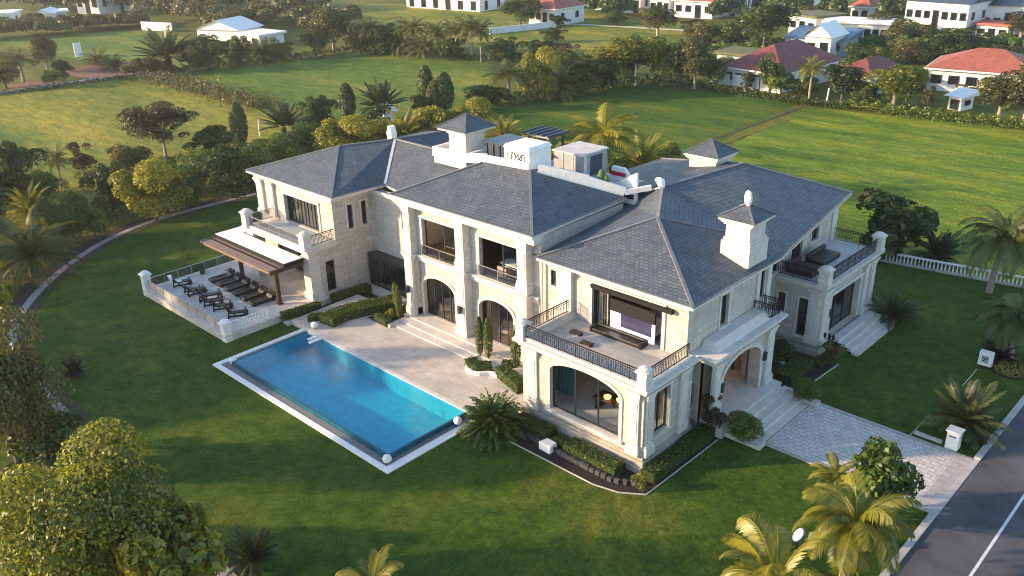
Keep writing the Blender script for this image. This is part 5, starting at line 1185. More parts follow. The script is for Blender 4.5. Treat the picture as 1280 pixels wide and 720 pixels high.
place('topiary', 0, 0, 0, 0, 'thin column cypress in the bed against the dark glass recess', xy=(-26.7, 4.2), z=PZ, h=2.5, w=.5)
place('topiary', 0, 0, 0, 0, 'thin column cypress beside the left pilaster of the centre block', xy=(-25.2, 3.3), z=PZ, h=2.9, w=.55)
place('topiary', 0, 0, 0, 0, 'left of the paired column cypresses in the curved patio bed', xy=(-16.1, 3.05), z=PZ, h=3.2, w=.62)
place('topiary', 0, 0, 0, 0, 'right of the paired column cypresses in the curved patio bed', xy=(-15.35, 3.15), z=PZ, h=3.3, w=.66)
place('topiary', 0, 0, 0, 0, 'single column cypress by the main block wall', xy=(-13.0, 3.45), z=PZ, h=3.0, w=.7)
place('bushY', 0, 0, 0, 0, 'small bright shrub in the bed between the thin cypresses', xy=(-26.0, 3.0), z=PZ, h=.7, w=1.1)
place('spiky', 617, 541, 483, 72, 'big spiky arching bush at the right end of the pool')
place('bushY', 800, 612, 590, 22, 'tiny bright shrub at the tip of the front planting bed')

# ---- garden belt behind the curved path
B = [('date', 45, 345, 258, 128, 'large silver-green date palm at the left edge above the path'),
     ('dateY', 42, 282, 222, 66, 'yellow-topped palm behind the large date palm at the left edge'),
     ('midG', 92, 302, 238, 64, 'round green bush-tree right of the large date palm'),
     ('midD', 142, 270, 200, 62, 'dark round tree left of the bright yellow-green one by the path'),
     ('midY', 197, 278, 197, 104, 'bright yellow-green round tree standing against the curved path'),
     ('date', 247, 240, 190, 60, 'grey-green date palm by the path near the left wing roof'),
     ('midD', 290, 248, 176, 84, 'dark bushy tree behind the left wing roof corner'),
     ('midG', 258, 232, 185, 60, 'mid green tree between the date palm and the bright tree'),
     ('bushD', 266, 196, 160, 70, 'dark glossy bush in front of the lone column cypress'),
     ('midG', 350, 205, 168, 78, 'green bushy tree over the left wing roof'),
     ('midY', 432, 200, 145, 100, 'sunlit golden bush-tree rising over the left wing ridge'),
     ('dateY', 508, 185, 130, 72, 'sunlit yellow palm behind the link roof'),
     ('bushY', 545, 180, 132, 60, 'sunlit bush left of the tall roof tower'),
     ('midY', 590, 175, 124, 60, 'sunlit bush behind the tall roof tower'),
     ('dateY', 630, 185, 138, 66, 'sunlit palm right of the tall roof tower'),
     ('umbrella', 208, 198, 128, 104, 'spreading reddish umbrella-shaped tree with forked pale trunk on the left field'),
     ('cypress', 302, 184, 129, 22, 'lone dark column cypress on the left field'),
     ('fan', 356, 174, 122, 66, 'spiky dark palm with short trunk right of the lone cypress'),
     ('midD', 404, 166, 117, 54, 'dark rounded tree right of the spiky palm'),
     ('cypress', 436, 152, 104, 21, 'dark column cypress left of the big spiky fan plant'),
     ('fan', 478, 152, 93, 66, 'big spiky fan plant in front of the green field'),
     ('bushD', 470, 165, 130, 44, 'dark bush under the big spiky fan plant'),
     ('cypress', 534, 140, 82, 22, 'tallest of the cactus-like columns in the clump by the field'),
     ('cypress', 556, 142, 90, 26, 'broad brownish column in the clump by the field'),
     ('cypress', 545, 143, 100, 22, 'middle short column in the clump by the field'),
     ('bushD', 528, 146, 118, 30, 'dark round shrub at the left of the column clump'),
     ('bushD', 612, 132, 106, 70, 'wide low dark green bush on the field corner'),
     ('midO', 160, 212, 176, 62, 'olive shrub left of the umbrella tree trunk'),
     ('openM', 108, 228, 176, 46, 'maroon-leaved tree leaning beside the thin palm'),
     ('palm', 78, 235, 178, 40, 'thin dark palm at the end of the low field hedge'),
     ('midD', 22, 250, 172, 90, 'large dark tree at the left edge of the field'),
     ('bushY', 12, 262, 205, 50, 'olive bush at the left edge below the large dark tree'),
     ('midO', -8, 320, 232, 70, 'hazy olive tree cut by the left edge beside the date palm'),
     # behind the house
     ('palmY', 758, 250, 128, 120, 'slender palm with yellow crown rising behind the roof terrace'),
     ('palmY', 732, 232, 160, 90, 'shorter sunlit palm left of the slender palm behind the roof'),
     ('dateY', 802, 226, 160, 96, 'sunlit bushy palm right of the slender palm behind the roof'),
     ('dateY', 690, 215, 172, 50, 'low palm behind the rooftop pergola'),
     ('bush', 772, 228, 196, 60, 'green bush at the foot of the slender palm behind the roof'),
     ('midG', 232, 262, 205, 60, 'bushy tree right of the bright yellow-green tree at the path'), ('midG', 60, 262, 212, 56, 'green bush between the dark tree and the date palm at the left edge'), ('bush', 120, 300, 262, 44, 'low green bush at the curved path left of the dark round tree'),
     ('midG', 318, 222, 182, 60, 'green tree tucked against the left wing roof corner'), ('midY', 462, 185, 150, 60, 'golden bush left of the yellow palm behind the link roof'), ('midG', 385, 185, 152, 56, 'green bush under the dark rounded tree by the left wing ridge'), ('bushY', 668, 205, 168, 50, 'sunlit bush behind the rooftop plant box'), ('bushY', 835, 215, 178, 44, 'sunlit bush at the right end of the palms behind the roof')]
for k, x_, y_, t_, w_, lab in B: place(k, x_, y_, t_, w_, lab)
t = thing('potted_cactus', 'ribbed green cactus at the white roof parapet', 'cactus', (-13.9, 13.7, 10.2))
m_ = MB()
for dx, hh, r_ in ((0, 2.0, .34), (.45, 1.6, .26), (-.2, 1.5, .24)): m_.lathe((-13.9+dx, 13.7, 10.2), [(r_*.7, 0), (r_, .4), (r_, hh*.7), (r_*.6, hh*.93), (.05, hh)], 10)
m_.build('stems', M('cactus_green', (.05, .11, .025), .6, .3, 4), t, smooth=True)
MB().lathe((-13.7, 13.7, 10.2), [(.5, -.02), (.62, .35), (.5, .36)], 12).build('pot', WHITE, t)

# ---- tree belts between the fields and around the far houses
T_ = [('palm', 30, 102, 58, 48, 'hazy palm beside the red earth bank at the far left'), ('tallO', 61, 92, 47, 30, 'upright olive tree above the red earth bank'), ('bushD', 82, 100, 74, 24, 'dark bush at the left end of the red earth bank'), ('bush', 68, 108, 88, 22, 'small bright bush by the gap in the field wall'),
      ('date', 124, 84, 57, 36, 'left of the two small palms on the red earth bank'), ('date', 144, 88, 64, 34, 'right of the two small palms on the red earth bank'), ('bushO', 168, 97, 78, 30, 'olive bush at the right end of the red earth bank'), ('midO', 8, 110, 66, 50, 'hazy olive tree at the far left beside the red earth bank'),
      ('fan', 212, 88, 32, 76, 'wide feathery dark clump at the corner of the green field'), ('midO', 190, 92, 66, 44, 'olive bush below the wide feathery clump'), ('midD', 262, 86, 42, 56, 'dark tree in front of the white pavilion'), ('midD', 300, 80, 44, 38, 'dark bush right of the white pavilion wall'), ('bushO', 238, 90, 58, 40, 'olive bush in front of the white pavilion'),
      ('date', 330, 76, 42, 44, 'spiky palm at the field edge right of the pavilion'), ('midO', 352, 74, 46, 36, 'olive tree left of the round dark tree at the field edge'), ('tallD', 394, 70, 33, 34, 'round dark tree at the far edge of the green field'), ('tallO', 418, 66, 16, 44, 'tall feathery olive tree behind the round dark tree'), ('midO', 450, 66, 24, 42, 'bushy tree in the belt right of the feathery olive tree'),
      ('palm', 466, 66, 18, 40, 'palm head rising from the belt left of the pale field'), ('date', 502, 66, 26, 54, 'spreading palm low in the belt behind the green field'), ('midD', 482, 66, 30, 46, 'dark bush in the belt beside the spreading palm'), ('palm', 520, 68, 17, 44, 'palm head above the belt in front of the white villa'), ('date', 530, 70, 36, 50, 'second spreading palm in the belt in front of the white villa'),
      ('palm', 548, 70, 24, 36, 'palm head left of the pale-trunked palms'), ('palm', 573, 72, 22, 40, 'left of the three pale-trunked palms at the field edge'), ('palm', 590, 74, 14, 44, 'tallest middle one of the three pale-trunked palms'), ('palm', 602, 76, 20, 34, 'right of the three pale-trunked palms at the field edge'), ('midD', 628, 80, 46, 50, 'dark bush right of the pale-trunked palms'), ('bushD', 560, 74, 48, 40, 'dark undergrowth between the pale-trunked palms'),
      ('palm', 637, 128, 72, 66, 'brownish palm at the corner of the mown right field'), ('midY', 672, 124, 60, 54, 'bright yellow-green tree right of the brownish palm'), ('date', 700, 122, 72, 60, 'dark spreading palm in the middle of the belt'), ('midD', 728, 118, 66, 62, 'dark tree in the middle of the belt'), ('midD', 682, 74, 50, 46, 'dark bush behind the bright tree in the belt'), ('openM', 708, 96, 52, 34, 'brown-tinged tree in the belt behind the dark palm'), ('midD', 752, 112, 68, 44, 'dark tree left of the white pole'),
      ('tallY', 764, 108, 42, 60, 'sunlit yellow-green tree left of the white pole'), ('tallD', 790, 104, 42, 44, 'dark tree directly behind the white pole'), ('tallY', 828, 106, 42, 56, 'bright sunlit tree right of the white pole'), ('tallD', 850, 108, 48, 36, 'dark tree right of the bright sunlit tree'), ('tallO', 868, 110, 50, 36, 'olive tree with pale trunk at the hedge corner'), ('tallD', 888, 110, 70, 34, 'dark small tree left of the white panels'),
      ('tallO', 822, 44, 10, 40, 'slender olive tree alone on the pale far field'), ('tallD', 651, 32, -6, 46, 'dark tree beside the red-roofed far house'), ('bushD', 700, 32, 20, 24, 'dark bush at the corner of the red-roofed far house'),
      ('midO', 880, 62, 22, 62, 'big olive tree above the right hedge belt'), ('midD', 912, 66, 26, 56, 'dark big tree beside the olive one behind the maroon roof'), ('tallD', 956, 56, -6, 62, 'large dark tree between the far white houses'), ('tallD', 958, 72, 40, 40, 'dark tree behind the maroon-roofed house'), ('midO', 1016, 30, 4, 52, 'olive tree in front of the farthest white block'), ('midD', 1045, 36, 10, 34, 'dark tree left of the orange roof'), ('midD', 1002, 56, 34, 32, 'dark bush beside the arched white house'),
      ('midO', 1106, 46, 14, 54, 'olive tree right of the orange roof'), ('midO', 1135, 60, 22, 60, 'broad olive tree in front of the white complex'), ('midO', 1130, 78, 44, 54, 'olive tree above the yellow bush'), ('midD', 1190, 72, 34, 66, 'wide dark tree left of the red-tiled bungalow'), ('midD', 1162, 80, 52, 50, 'dark tree beside the wide dark one above the bungalow roof'), ('bushY', 1092, 78, 60, 36, 'bright yellow bush behind the maroon roof'), ('bushD', 1072, 78, 56, 44, 'dark bush left of the bright yellow bush'), ('tallO', 1275, 48, 18, 40, 'olive tree at the right edge by the small red roof'),
      ('bushD', 935, 112, 90, 18, 'narrow dark shrub between the white panels'), ('tallD', 962, 118, 66, 38, 'dark tree in front of the maroon roof'), ('bush', 975, 120, 92, 38, 'round green bush left of the yellow palm'), ('palmY', 1011, 128, 66, 40, 'tall yellow-crowned palm at the hedge of the right field'), ('bushD', 1000, 122, 98, 40, 'dark bush behind the yellow-crowned palm'), ('tallD', 1052, 126, 72, 42, 'dark full tree by the thin sign pole'), ('bushD', 1076, 126, 100, 34, 'dark bush right of the thin sign pole tree'), ('tallY', 1116, 134, 76, 64, 'golden tree in front of the right hedge'), ('openM', 1158, 142, 106, 18, 'small pruned tree right of the golden tree'),
      ('midD', 1085, 132, 104, 30, 'dark small tree between the thin pole tree and the golden tree'), ('tallO', 1247, 152, 94, 56, 'olive tree in front of the red-tiled bungalow'), ('tallO', 1278, 158, 82, 46, 'olive tree cut by the right edge at the hedge'), ('midD', 770, 30, 12, 30, 'dark tree below the two-storey house in the far row'), ('midO', 806, 24, 8, 22, 'small olive tree between the first two orange roofs'), ('midD', 932, 30, 8, 36, 'dark tree right of the terracotta-roofed house in the far row'), ('midD', 870, 42, 24, 40, 'dark bush in front of the terracotta-roofed house'), ('midO', 1112, 30, 2, 40, 'olive tree at the left end of the large white complex'), ('midD', 1165, 56, 34, 48, 'dark tree in front of the large white complex'), ('midD', 1216, 66, 44, 46, 'dark tree below the coral-roofed kiosk'), ('midO', 1250, 74, 54, 46, 'olive tree above the bungalow roof at the right edge'), ('midD', 1030, 92, 70, 36, 'dark bush between the maroon roof and the yellow bush'), ('midD', 1100, 100, 76, 44, 'dark tree left of the bungalow gable'), ('midD', 1140, 112, 88, 34, 'dark bush beside the bungalow wall'), ('midO', 900, 92, 68, 36, 'olive tree left of the mossy shed'), ('midD', 690, 52, 34, 30, 'dark bush along the pale far field below the red-roofed far house'),
      ('bushO', 1210, 124, 108, 40, 'low shrub at the bungalow wall')]
for k, x_, y_, t_, w_, lab in T_: place(k, x_, y_+1, t_-1, w_*1.2, lab)
# far-off woods that read as one mass
def wood(name, spots, label, mat):
    Cs = []; Ns = []
    for px, py, top, w_ in spots:
        g = at(px, py); h_ = height_at(g, top); ww = metres(g, w_)
        for q in range(5):
            c = np.array([g[0]+rng.normal()*ww*.28, g[1]+rng.normal()*ww*.28, h_*(.45+.25*rng.random())]); k = 260
            d = rng.normal(size=(k, 3)); d /= np.linalg.norm(d, axis=1, keepdims=True); d[:, 2] = np.where(d[:, 2] < -.3, -d[:, 2], d[:, 2])
            Cs.append(c+d*np.array([ww*.3, ww*.3, h_*.42])*(.8+.3*rng.random((k, 1)))); Ns.append(d+rng.normal(size=(k, 3))*.4)
    C = np.concatenate(Cs); N_ = np.concatenate(Ns); N_ /= np.linalg.norm(N_, axis=1, keepdims=True); C[:, 2] = np.maximum(C[:, 2], .1)
    V, F = leaf_quads(C, N_, .85*np.ones(len(C)), .8); me = mesh_tris(name, V, F, np.clip(.45+.3*rng.normal(size=len(C)), 0, 1), mat)
    o = bpy.data.objects.new(name, me); COL.objects.link(o); tag(o, label, 'woodland', None, 'stuff'); return o
wood('woodland', [(x_, 46-.12*x_*.6+rng.normal()*1.5, 26-.05*x_+rng.normal()*2, 34) for x_ in range(-20, 190, 14)], 'long dark belt of bushes behind the pale field at the far left', L_OLV)
wood('woodland', [(x_, 32+8*math.sin(x_*.05)-.02*(x_-300), 6+8*math.sin(x_*.05)+rng.normal()*3, 40) for x_ in range(215, 430, 15)], 'hazy olive woodland behind the white pavilion', L_OLV)
wood('woodland', [(x_, 12+rng.normal()*3, -14+rng.normal()*4, 46) for x_ in range(0, 400, 22)], 'hazy dark woodland along the top left', L_DRK)
wood('woodland', [(x_, 20+rng.normal()*4+.02*(x_-720), -2+rng.normal()*3, 34) for x_ in (725, 745, 770, 905, 935, 990, 1040, 1110, 1235, 1262)], 'dark shrubs and treetops between the far houses', L_DRK)
wood('woodland', [(1120, 62, 44, 36), (1150, 70, 50, 40), (1185, 64, 40, 44), (1215, 74, 54, 40), (1262, 62, 46, 40), (990, 62, 46, 30), (1020, 68, 54, 26), (940, 72, 52, 40), (905, 74, 56, 40), (1065, 60, 50, 26), (960, 84, 66, 30), (1140, 40, 26, 30), (1000, 34, 20, 30)], 'green scrub and bushes filling the gaps around the maroon and terracotta roofs', L_MID)
def growth(name, path, w, h, n, label, cat, mat, leaf=.4, kind=None):
    Cs = []
    for a, b in zip(path, path[1:]):
        A_, B_ = np.array(a), np.array(b); L_ = np.linalg.norm(B_-A_); k = int(n*L_); t = rng.random((k, 1)); d = (B_-A_)/L_; nn_ = np.array([-d[1], d[0]])
        hh = h*(.55+.6*np.abs(np.sin((t*L_)*1.7+rng.random()))); z = hh*rng.random((k, 1))**.6
        Cs.append(np.hstack([A_+(B_-A_)*t+nn_*rng.normal(size=(k, 1))*w*.35, z]))
    C = np.concatenate(Cs); N_ = rng.normal(size=C.shape)+np.array([0, 0, .6]); N_ /= np.linalg.norm(N_, axis=1, keepdims=True)
    V, F = leaf_quads(C, N_, leaf*np.ones(len(C)), .7); me = mesh_tris(name, V, F, np.clip(.45+.3*rng.normal(size=len(C)), 0, 1), mat); o = bpy.data.objects.new(name, me); COL.objects.link(o); tag(o, label, cat, None, kind); return o
growth('hedgerow', [tuple(at(180, 96)[:2]), tuple(at(250, 113)[:2]), tuple(at(330, 136)[:2])], 5, 1.3, 120, 'loose olive hedgerow strip between the two left fields', 'hedge', L_OLV, .38)
growth('field_hedge', [tuple(at(860, 108)[:2]), tuple(at(1000, 131)[:2]), tuple(at(1060, 137)[:2])], 1.4, 1.1, 130, 'dark low hedge behind the mown field and white panels', 'hedge', L_DRK, .3)
growth('field_hedge', [tuple(at(1060, 135)[:2]), tuple(at(1150, 148)[:2]), tuple(at(1290, 164)[:2])], 1.6, 1.4, 130, 'long hedge along the far edge of the right field', 'hedge', L_MID, .32)
growth('field_hedge', [tuple(at(95, 224)[:2]), tuple(at(180, 206)[:2]), tuple(at(250, 196)[:2]), tuple(at(385, 170)[:2])], .8, .7, 60, 'low dark hedge line dividing the garden belt from the left field', 'hedge', L_DRK, .25)
growth('field_hedge', [tuple(at(-10, 120)[:2]), tuple(at(80, 109)[:2]), tuple(at(160, 97)[:2])], .8, .7, 40, 'dark low growth along the far wall of the left field', 'hedge', L_DRK, .3)
growth('field_hedge', [tuple(at(190, 93)[:2]), tuple(at(330, 80)[:2]), tuple(at(440, 64)[:2]), tuple(at(610, 77)[:2])], 1.5, 1.2, 50, 'dark undergrowth along the far edge of the green field', 'hedge', L_DRK, .4)
growth('field_hedge', [tuple(at(632, 130)[:2]), tuple(at(700, 122)[:2]), tuple(at(790, 106)[:2]), tuple(at(862, 108)[:2])], 2.2, 1.6, 60, 'dark undergrowth beneath the belt of trees at the mown field', 'hedge', L_DRK, .4)
growth('path_planting', [(q[0], q[1]) for q in offset(smooth(PATHC[7:], 1), 3.2)], 2.2, .5, 26, 'low planting along the outer side of the curved path', 'ground cover', L_OLV, .22, 'stuff')
# shade trees standing just outside the left of the picture
for i, (x_, y_, h_, lab) in enumerate([(-52, -29, 11, 'tall tree'), (-62, -22, 11, 'tall tree'), (-70, -14, 10, 'tall tree'), (-48, -35, 10, 'tall tree'), (-78, -8, 9, 'tall tree'), (-60, -33, 12, 'tall tree')]):
    g = proj((x_, y_, h_))
    place('midG' if i % 2 else 'midD', 0, 0, 0, 0, 'tall green tree outside the left edge of the garden', 'shade trees outside the left of the garden', xy=(x_, y_), h=h_, w=h_*.95)

# ------------------------------------------------------------------ fences, posts and small things on the right
def balustrade(a, b, label):
    t = thing('white_balustrade', label, 'balustrade', (a[0], a[1], 0)); A_, B_ = Vector((*a, 0)), Vector((*b, 0)); L_ = (B_-A_).length; n_ = int(L_/.3)
    m_ = MB(); m_.bar((*a, .95), (*b, .95), .2, .12); m_.build('top_rail', WHITE, t); m_ = MB(); m_.bar((*a, .14), (*b, .14), .25, .2); m_.build('base_rail', KERB, t)
    m_ = MB()
    for i in range(n_+1):
        p = A_.lerp(B_, i/n_); m_.lathe((p.x, p.y, .2), [(.05, 0), (.08, .2), (.045, .45), (.06, .7)], 6)
    o = m_.build('balusters', WHITE, t); o['kind'] = 'stuff'; return t
balustrade((-3.0, 39.5), (8.6, 41.3), 'long low white balustrade behind the right garden')
t = thing('mailbox_pillar', 'white mailbox pillar at the road corner of the driveway', 'mailbox', (12.1, 13.95, 0))
MB().box(11.75, 12.45, 13.75, 14.35, 0, 1.15).build('body', WHITE, t, bevel=.03); MB().box(11.68, 12.52, 13.68, 14.42, 1.15, 1.25).build('cap', WHITE, t)
MB().box(11.9, 12.3, 13.73, 13.75, .85, .92).build('slot', IRON, t)
tag(MB().box(9.9, 11.5, 14.0, 14.3, .0, .14).build('stone_slab', KERB, None, bevel=.02), 'flat pale slab on the grass beside the mailbox pillar', 'slab')
t = thing('meter_box', 'white box with a dark emblem on a short post in the right lawn', 'box', (10.3, 25.2, 0)); MB().box(10.2, 10.4, 25.1, 25.3, 0, .3).build('post', IRON, t)
MB().hexa([(9.9, 24.95), (10.75, 24.95), (10.75, 25.4), (9.9, 25.4)], .3, 1.3).build('body', WHITE, t, bevel=.03)
m_ = MB(); m_.box(10.1, 10.55, 24.925, 24.948, .55, 1.05); e = m_.build('emblem', M('emblem_grey', (.3, .32, .33), .6, .2, 3), t)
m_ = MB(); m_.bar((10.2, 24.92, .65), (10.5, 24.92, .95), .05, .02, (0, 1, 0)); m_.bar((10.15, 24.92, .95), (10.35, 24.92, .8), .04, .02, (0, 1, 0)); m_.build('emblem_stroke', IRON, t)
def hose(pts, label):
    m_ = MB(); m_.tube([(x_, y_, .03) for x_, y_ in pts], .03, 6); tag(m_.build('garden_hose', M('pale_hose', (.45, .47, .42), .6, .1, 3)), label, 'hose')
g1, g2, g3, g4 = at(1137, 545), at(1162, 519), at(1203, 483), at(1221, 462)
hose([g1[:2], g2[:2]], 'thin pale line on the lawn from the driveway to the cycad'); hose([g3[:2], g4[:2]], 'thin pale line on the lawn between the cycad and the white box')
t = thing('flower_mound', 'low mound of yellow-brown flowers at the right edge', 'flower bed', (11.7, 25.9, 0)); m_ = MB(); m_.lathe((11.7, 25.9, 0), [(1.2, 0), (1.1, .15), (.6, .22)], 16); m_.build('soil', SOIL, t)
k = 700; d = rng.normal(size=(k, 3)); d /= np.linalg.norm(d, axis=1, keepdims=True); d[:, 2] = abs(d[:, 2]); V, F = leaf_quads(d*np.array([1.1, 1.1, .55])+np.array([0, 0, .12]), d, .16*np.ones(k), .7); o = bpy.data.objects.new('flowers', mesh_tris('flowers', V, F, rng.random(k), YFLOW)); COL.objects.link(o); o.parent = t
t = thing('lamp_post', 'small black iron lamp post at the right wing corner', 'lamp post', (2.1, 18.6, 0)); m_ = MB(); m_.lathe((2.1, 18.6, 0), [(.12, 0), (.08, .15), (.035, .3), (.03, 2.1)], 8); m_.bar((1.8, 18.6, 2.0), (2.4, 18.6, 2.0), .04); m_.build('post', IRON, t)
for x_ in (1.8, 2.1, 2.4): MB().lathe((x_, 18.6, 2.05), [(.04, 0), (.1, .08), (.1, .28), (.03, .38)], 8).build('lantern', IRON, t)
g = at(995, 690); t = thing('oval_sign', 'small white oval panel with dark blue rim on a post between the palms', 'sign', (g[0], g[1], 0)); m_ = MB(); m_.bar((g[0], g[1], 0), (g[0], g[1], .8), .08); m_.build('post', IRON, t)
fx = Vector((-.5, -.6, .6)).normalized()
def disc(a, b, off, mat, nm):
    c = Vector((g[0], g[1], 1.05))+fx*off; x_ = fx.cross(Vector((0, 0, 1))).normalized(); y_ = x_.cross(fx); m_ = MB(); P_ = [c+x_*a*math.cos(t_*6.283/20)+y_*b*math.sin(t_*6.283/20) for t_ in range(20)]; Q_ = [p-fx*.06 for p in P_]
    m_.poly(P_); m_.poly(Q_[::-1])
    for i in range(20): m_.poly([P_[i], Q_[i], Q_[(i+1) % 20], P_[(i+1) % 20]])
    m_.build(nm, mat, t)
disc(.34, .42, 0, NAVY, 'rim'); disc(.28, .36, .03, M('enamel_white', (.75, .78, .85), .3, .04, 1), 'face')
g = at(1034, 682); m_ = MB(); m_.bar((g[0]-.9, g[1]-.2, .25), (g[0]+.9, g[1]+.3, 1.1), .5, .1); tag(m_.build('timber_plank', M('grey_plank', (.25, .23, .2), .8, .25, 4), None), 'weathered grey plank leaning behind the coconut palm', 'plank')
# ------------------------------------------------------------------ far posts and screens
g = at(794, 107); m_ = MB(); m_.tube([(g[0], g[1], 0), (g[0], g[1], height_at(g, 70))], .16, 8); tag(m_.build('white_pole', WHITE), 'plain white pole at the corner of the mown field', 'pole')
for (px, py, tp, mt, lab) in ((1032, 134, 110, WHITE, 'thin white sign pole at the edge of the right field'), (951, 80, 46, WOODP, 'leaning timber pole behind the maroon roof'), (1058, 72, 52, WOODP, 'timber pole beside the purple-grey roof'), (325, 170, 148, WHITE, 'short white post on the left field')):
    g = at(px, py); m_ = MB(); m_.tube([(g[0], g[1], 0), (g[0]+.2, g[1], height_at(g, tp))], .12, 8); tag(m_.build('field_post', mt), lab, 'post')
for a_, b_, lab in (((895, 107), (911, 109), 'left of the white panels at the hedge'), ((916, 109), (931, 111), 'middle white panel at the hedge'), ((933, 111), (948, 113), 'right of the white panels at the hedge')):
    A_, B_ = at(*a_), at(*b_); t = thing('hedge_screen', lab, 'panel', A_, 'white panels at the hedge'); m_ = MB(); m_.bar((*A_[:2], 1.2), (*B_[:2], 1.2), .15, 1.9); m_.build('board', WHITE, t); m_ = MB()
    for P_ in (A_, B_): m_.bar((*P_[:2], 0), (*P_[:2], .3), .12)
    m_.build('foot', IRON, t)
g = at(99, 71); m_ = MB(); m_.bar((g[0], g[1], 0), (g[0], g[1], 3.0), 1.6, .15); tag(m_.build('white_board', WHITE), 'small white board standing above the red earth bank', 'board')

# ------------------------------------------------------------------ far houses
def house(name, label, pl, pr, depth, h, roofk, rmat, rh=2.2, wins=4, over=.6, wmat=None, wz=(.35, .7), cat='house', door=True, awn=None, glassy=None):
    A_, B_ = at(*pl), at(*pr); a = Vector((A_[0], A_[1], 0)); b = Vector((B_[0], B_[1], 0)); u = (b-a).normalized(); L_ = (b-a).length
    n = Vector((u.y, -u.x, 0))      # outward (towards the camera)
    if n.dot(Vector((CAM[0]-a.x, CAM[1]-a.y, 0))) < 0: n = -n
    P = lambda s, d, z: (a.x+u.x*s-n.x*d, a.y+u.y*s-n.y*d, z)
    t = thing(name, label, cat, (a.x, a.y, 0)); wm = wmat or FARWALL
    ring = [(0, 0), (L_, 0), (L_, depth), (0, depth)]
    m_ = MB(); q = [P(s, d, 0) for s, d in ring]
    if (u.x*-n.y - u.y*-n.x) < 0: q.reverse()
    m_.hexa([(p[0], p[1]) for p in q], -.1, h); m_.build('wall', wm, t)
    o_ = over; r = [P(-o_, -o_, h), P(L_+o_, -o_, h), P(L_+o_, depth+o_, h), P(-o_, depth+o_, h)]
    m_ = MB()
    if roofk == 'hip':
        i_ = min(depth, L_)/2
        if L_ >= depth: r1, r2 = P(i_, depth/2, h+rh), P(L_-i_, depth/2, h+rh); fs = [[r[0], r[1], r2, r1], [r[1], r[2], r2], [r[2], r[3], r1, r2], [r[3], r[0], r1]]
        else: r1, r2 = P(L_/2, i_, h+rh), P(L_/2, depth-i_, h+rh); fs = [[r[0], r[1], r1], [r[1], r[2], r2, r1], [r[2], r[3], r2], [r[3], r[0], r1, r2]]
        for f in fs: m_.poly(f)
        m_.poly(r[::-1]); ro = m_.build('roof', rmat, t); e = MB()
        for i in range(4): e.bar(Vector(r[i])-Vector((0, 0, .12)), Vector(r[(i+1) % 4])-Vector((0, 0, .12)), .2, .24)
        e.build('fascia', wm, ro)
    elif roofk == 'gable':
        r1, r2 = P(L_/2, -o_, h+rh), P(L_/2, depth+o_, h+rh)
        for f in ([r[0], r1, r2, r[3]], [r1, r[1], r[2], r2], [P(0, .02, h), P(L_, .02, h), P(L_/2, .02, h+rh)]): m_.poly(f)
        m_.poly(r[::-1]); m_.build('roof', rmat, t)
    elif roofk == 'shed':
        m_.poly([r[0], r[1], Vector(r[2])+Vector((0, 0, rh)), Vector(r[3])+Vector((0, 0, rh))]); m_.poly(r[::-1]); m_.poly([r[1], r[2], Vector(r[2])+Vector((0, 0, rh))]); m_.poly([r[3], r[0], Vector(r[3])+Vector((0, 0, rh))]); m_.build('roof', rmat, t)
    else:
        rp = [(p[0], p[1]) for p in r]
        if (u.x*-n.y - u.y*-n.x) < 0: rp.reverse()
        m_.hexa(rp, h, h+.45); m_.build('roof', rmat, t)
    def win(s0, s1, z0, z1, side=0, mat=None, nm='window'):
        w = MB(); f = MB()
        if side == 0: X = lambda s, d, z: P(s, -d, z)
        elif side == 1: X = lambda s, d, z: P(L_+d, s, z)
        else: X = lambda s, d, z: P(-d, s, z)
        w.poly([X(s0, .04, z0), X(s1, .04, z0), X(s1, .04, z1), X(s0, .04, z1)])
        for p0_, p1_ in (((s0, z0), (s1, z0)), ((s1, z0), (s1, z1)), ((s1, z1), (s0, z1)), ((s0, z1), (s0, z0))): f.bar(X(p0_[0], .05, p0_[1]), X(p1_[0], .05, p1_[1]), .12, .12)
        fr_ = f.build(nm, CHAR, t); w.build('pane', mat or glassy or PANE, fr_)
    z0, z1 = h*wz[0], h*wz[1]
    for i in range(wins):
        c = L_*(i+.5)/wins; ww = min(1.0, L_/wins*.3)*.7+.2
        if door and i == wins//2: win(c-ww, c+ww, .1, h*.75, 0, None, 'door')
        else: win(c-ww, c+ww, z0, z1)
    for sd in (1, 2):
        for i in range(max(1, int(depth/5))): c = depth*(i+.5)/max(1, int(depth/5)); win(c-.6, c+.6, z0, z1, sd)
    return t, P, L_
house('bungalow', 'white far house with a dark red hip roof behind the pale field', (661, 30), (694, 33), 12, 4.2, 'hip', TERRA, 3.0, 4)
house('bungalow', 'white bungalow with a terracotta roof at the right edge', (1157, 112), (1292, 124), 12, 3.6, 'hip', TERRA, 2.7, 6)
house('villa_house', 'white house with a wide maroon roof behind the right hedge', (905, 106), (975, 117), 18, 3.2, 'hip', MAROON, 3.6, 6)
house('bungalow', 'grey-blue house with a purple-grey roof right of the maroon roof', (1040, 112), (1085, 120), 10, 3.0, 'hip', MAROON, 2.2, 3, wmat=M('pale_blue_render', (.4, .46, .52), .8, .1, 1))
house('modern_house', 'large white modern house with dark garages at the top of the photo', (508, 9), (600, 15), 12, 7.5, 'flat', WHITE, .4, 6, wz=(.05, .38))
house('small_house', 'leftmost small white house with an orange roof in the far row', (779, 16), (800, 17), 8, 4.6, 'hip', TERRA, 2.6, 2)
house('small_house', 'middle small white house with an orange roof in the far row', (812, 18), (836, 19), 8, 4.4, 'hip', TERRA, 2.6, 3)
house('small_house', 'right and widest white house with a terracotta roof in the far row', (842, 21), (890, 24), 9, 4.4, 'hip', TERRA, 3.0, 4)
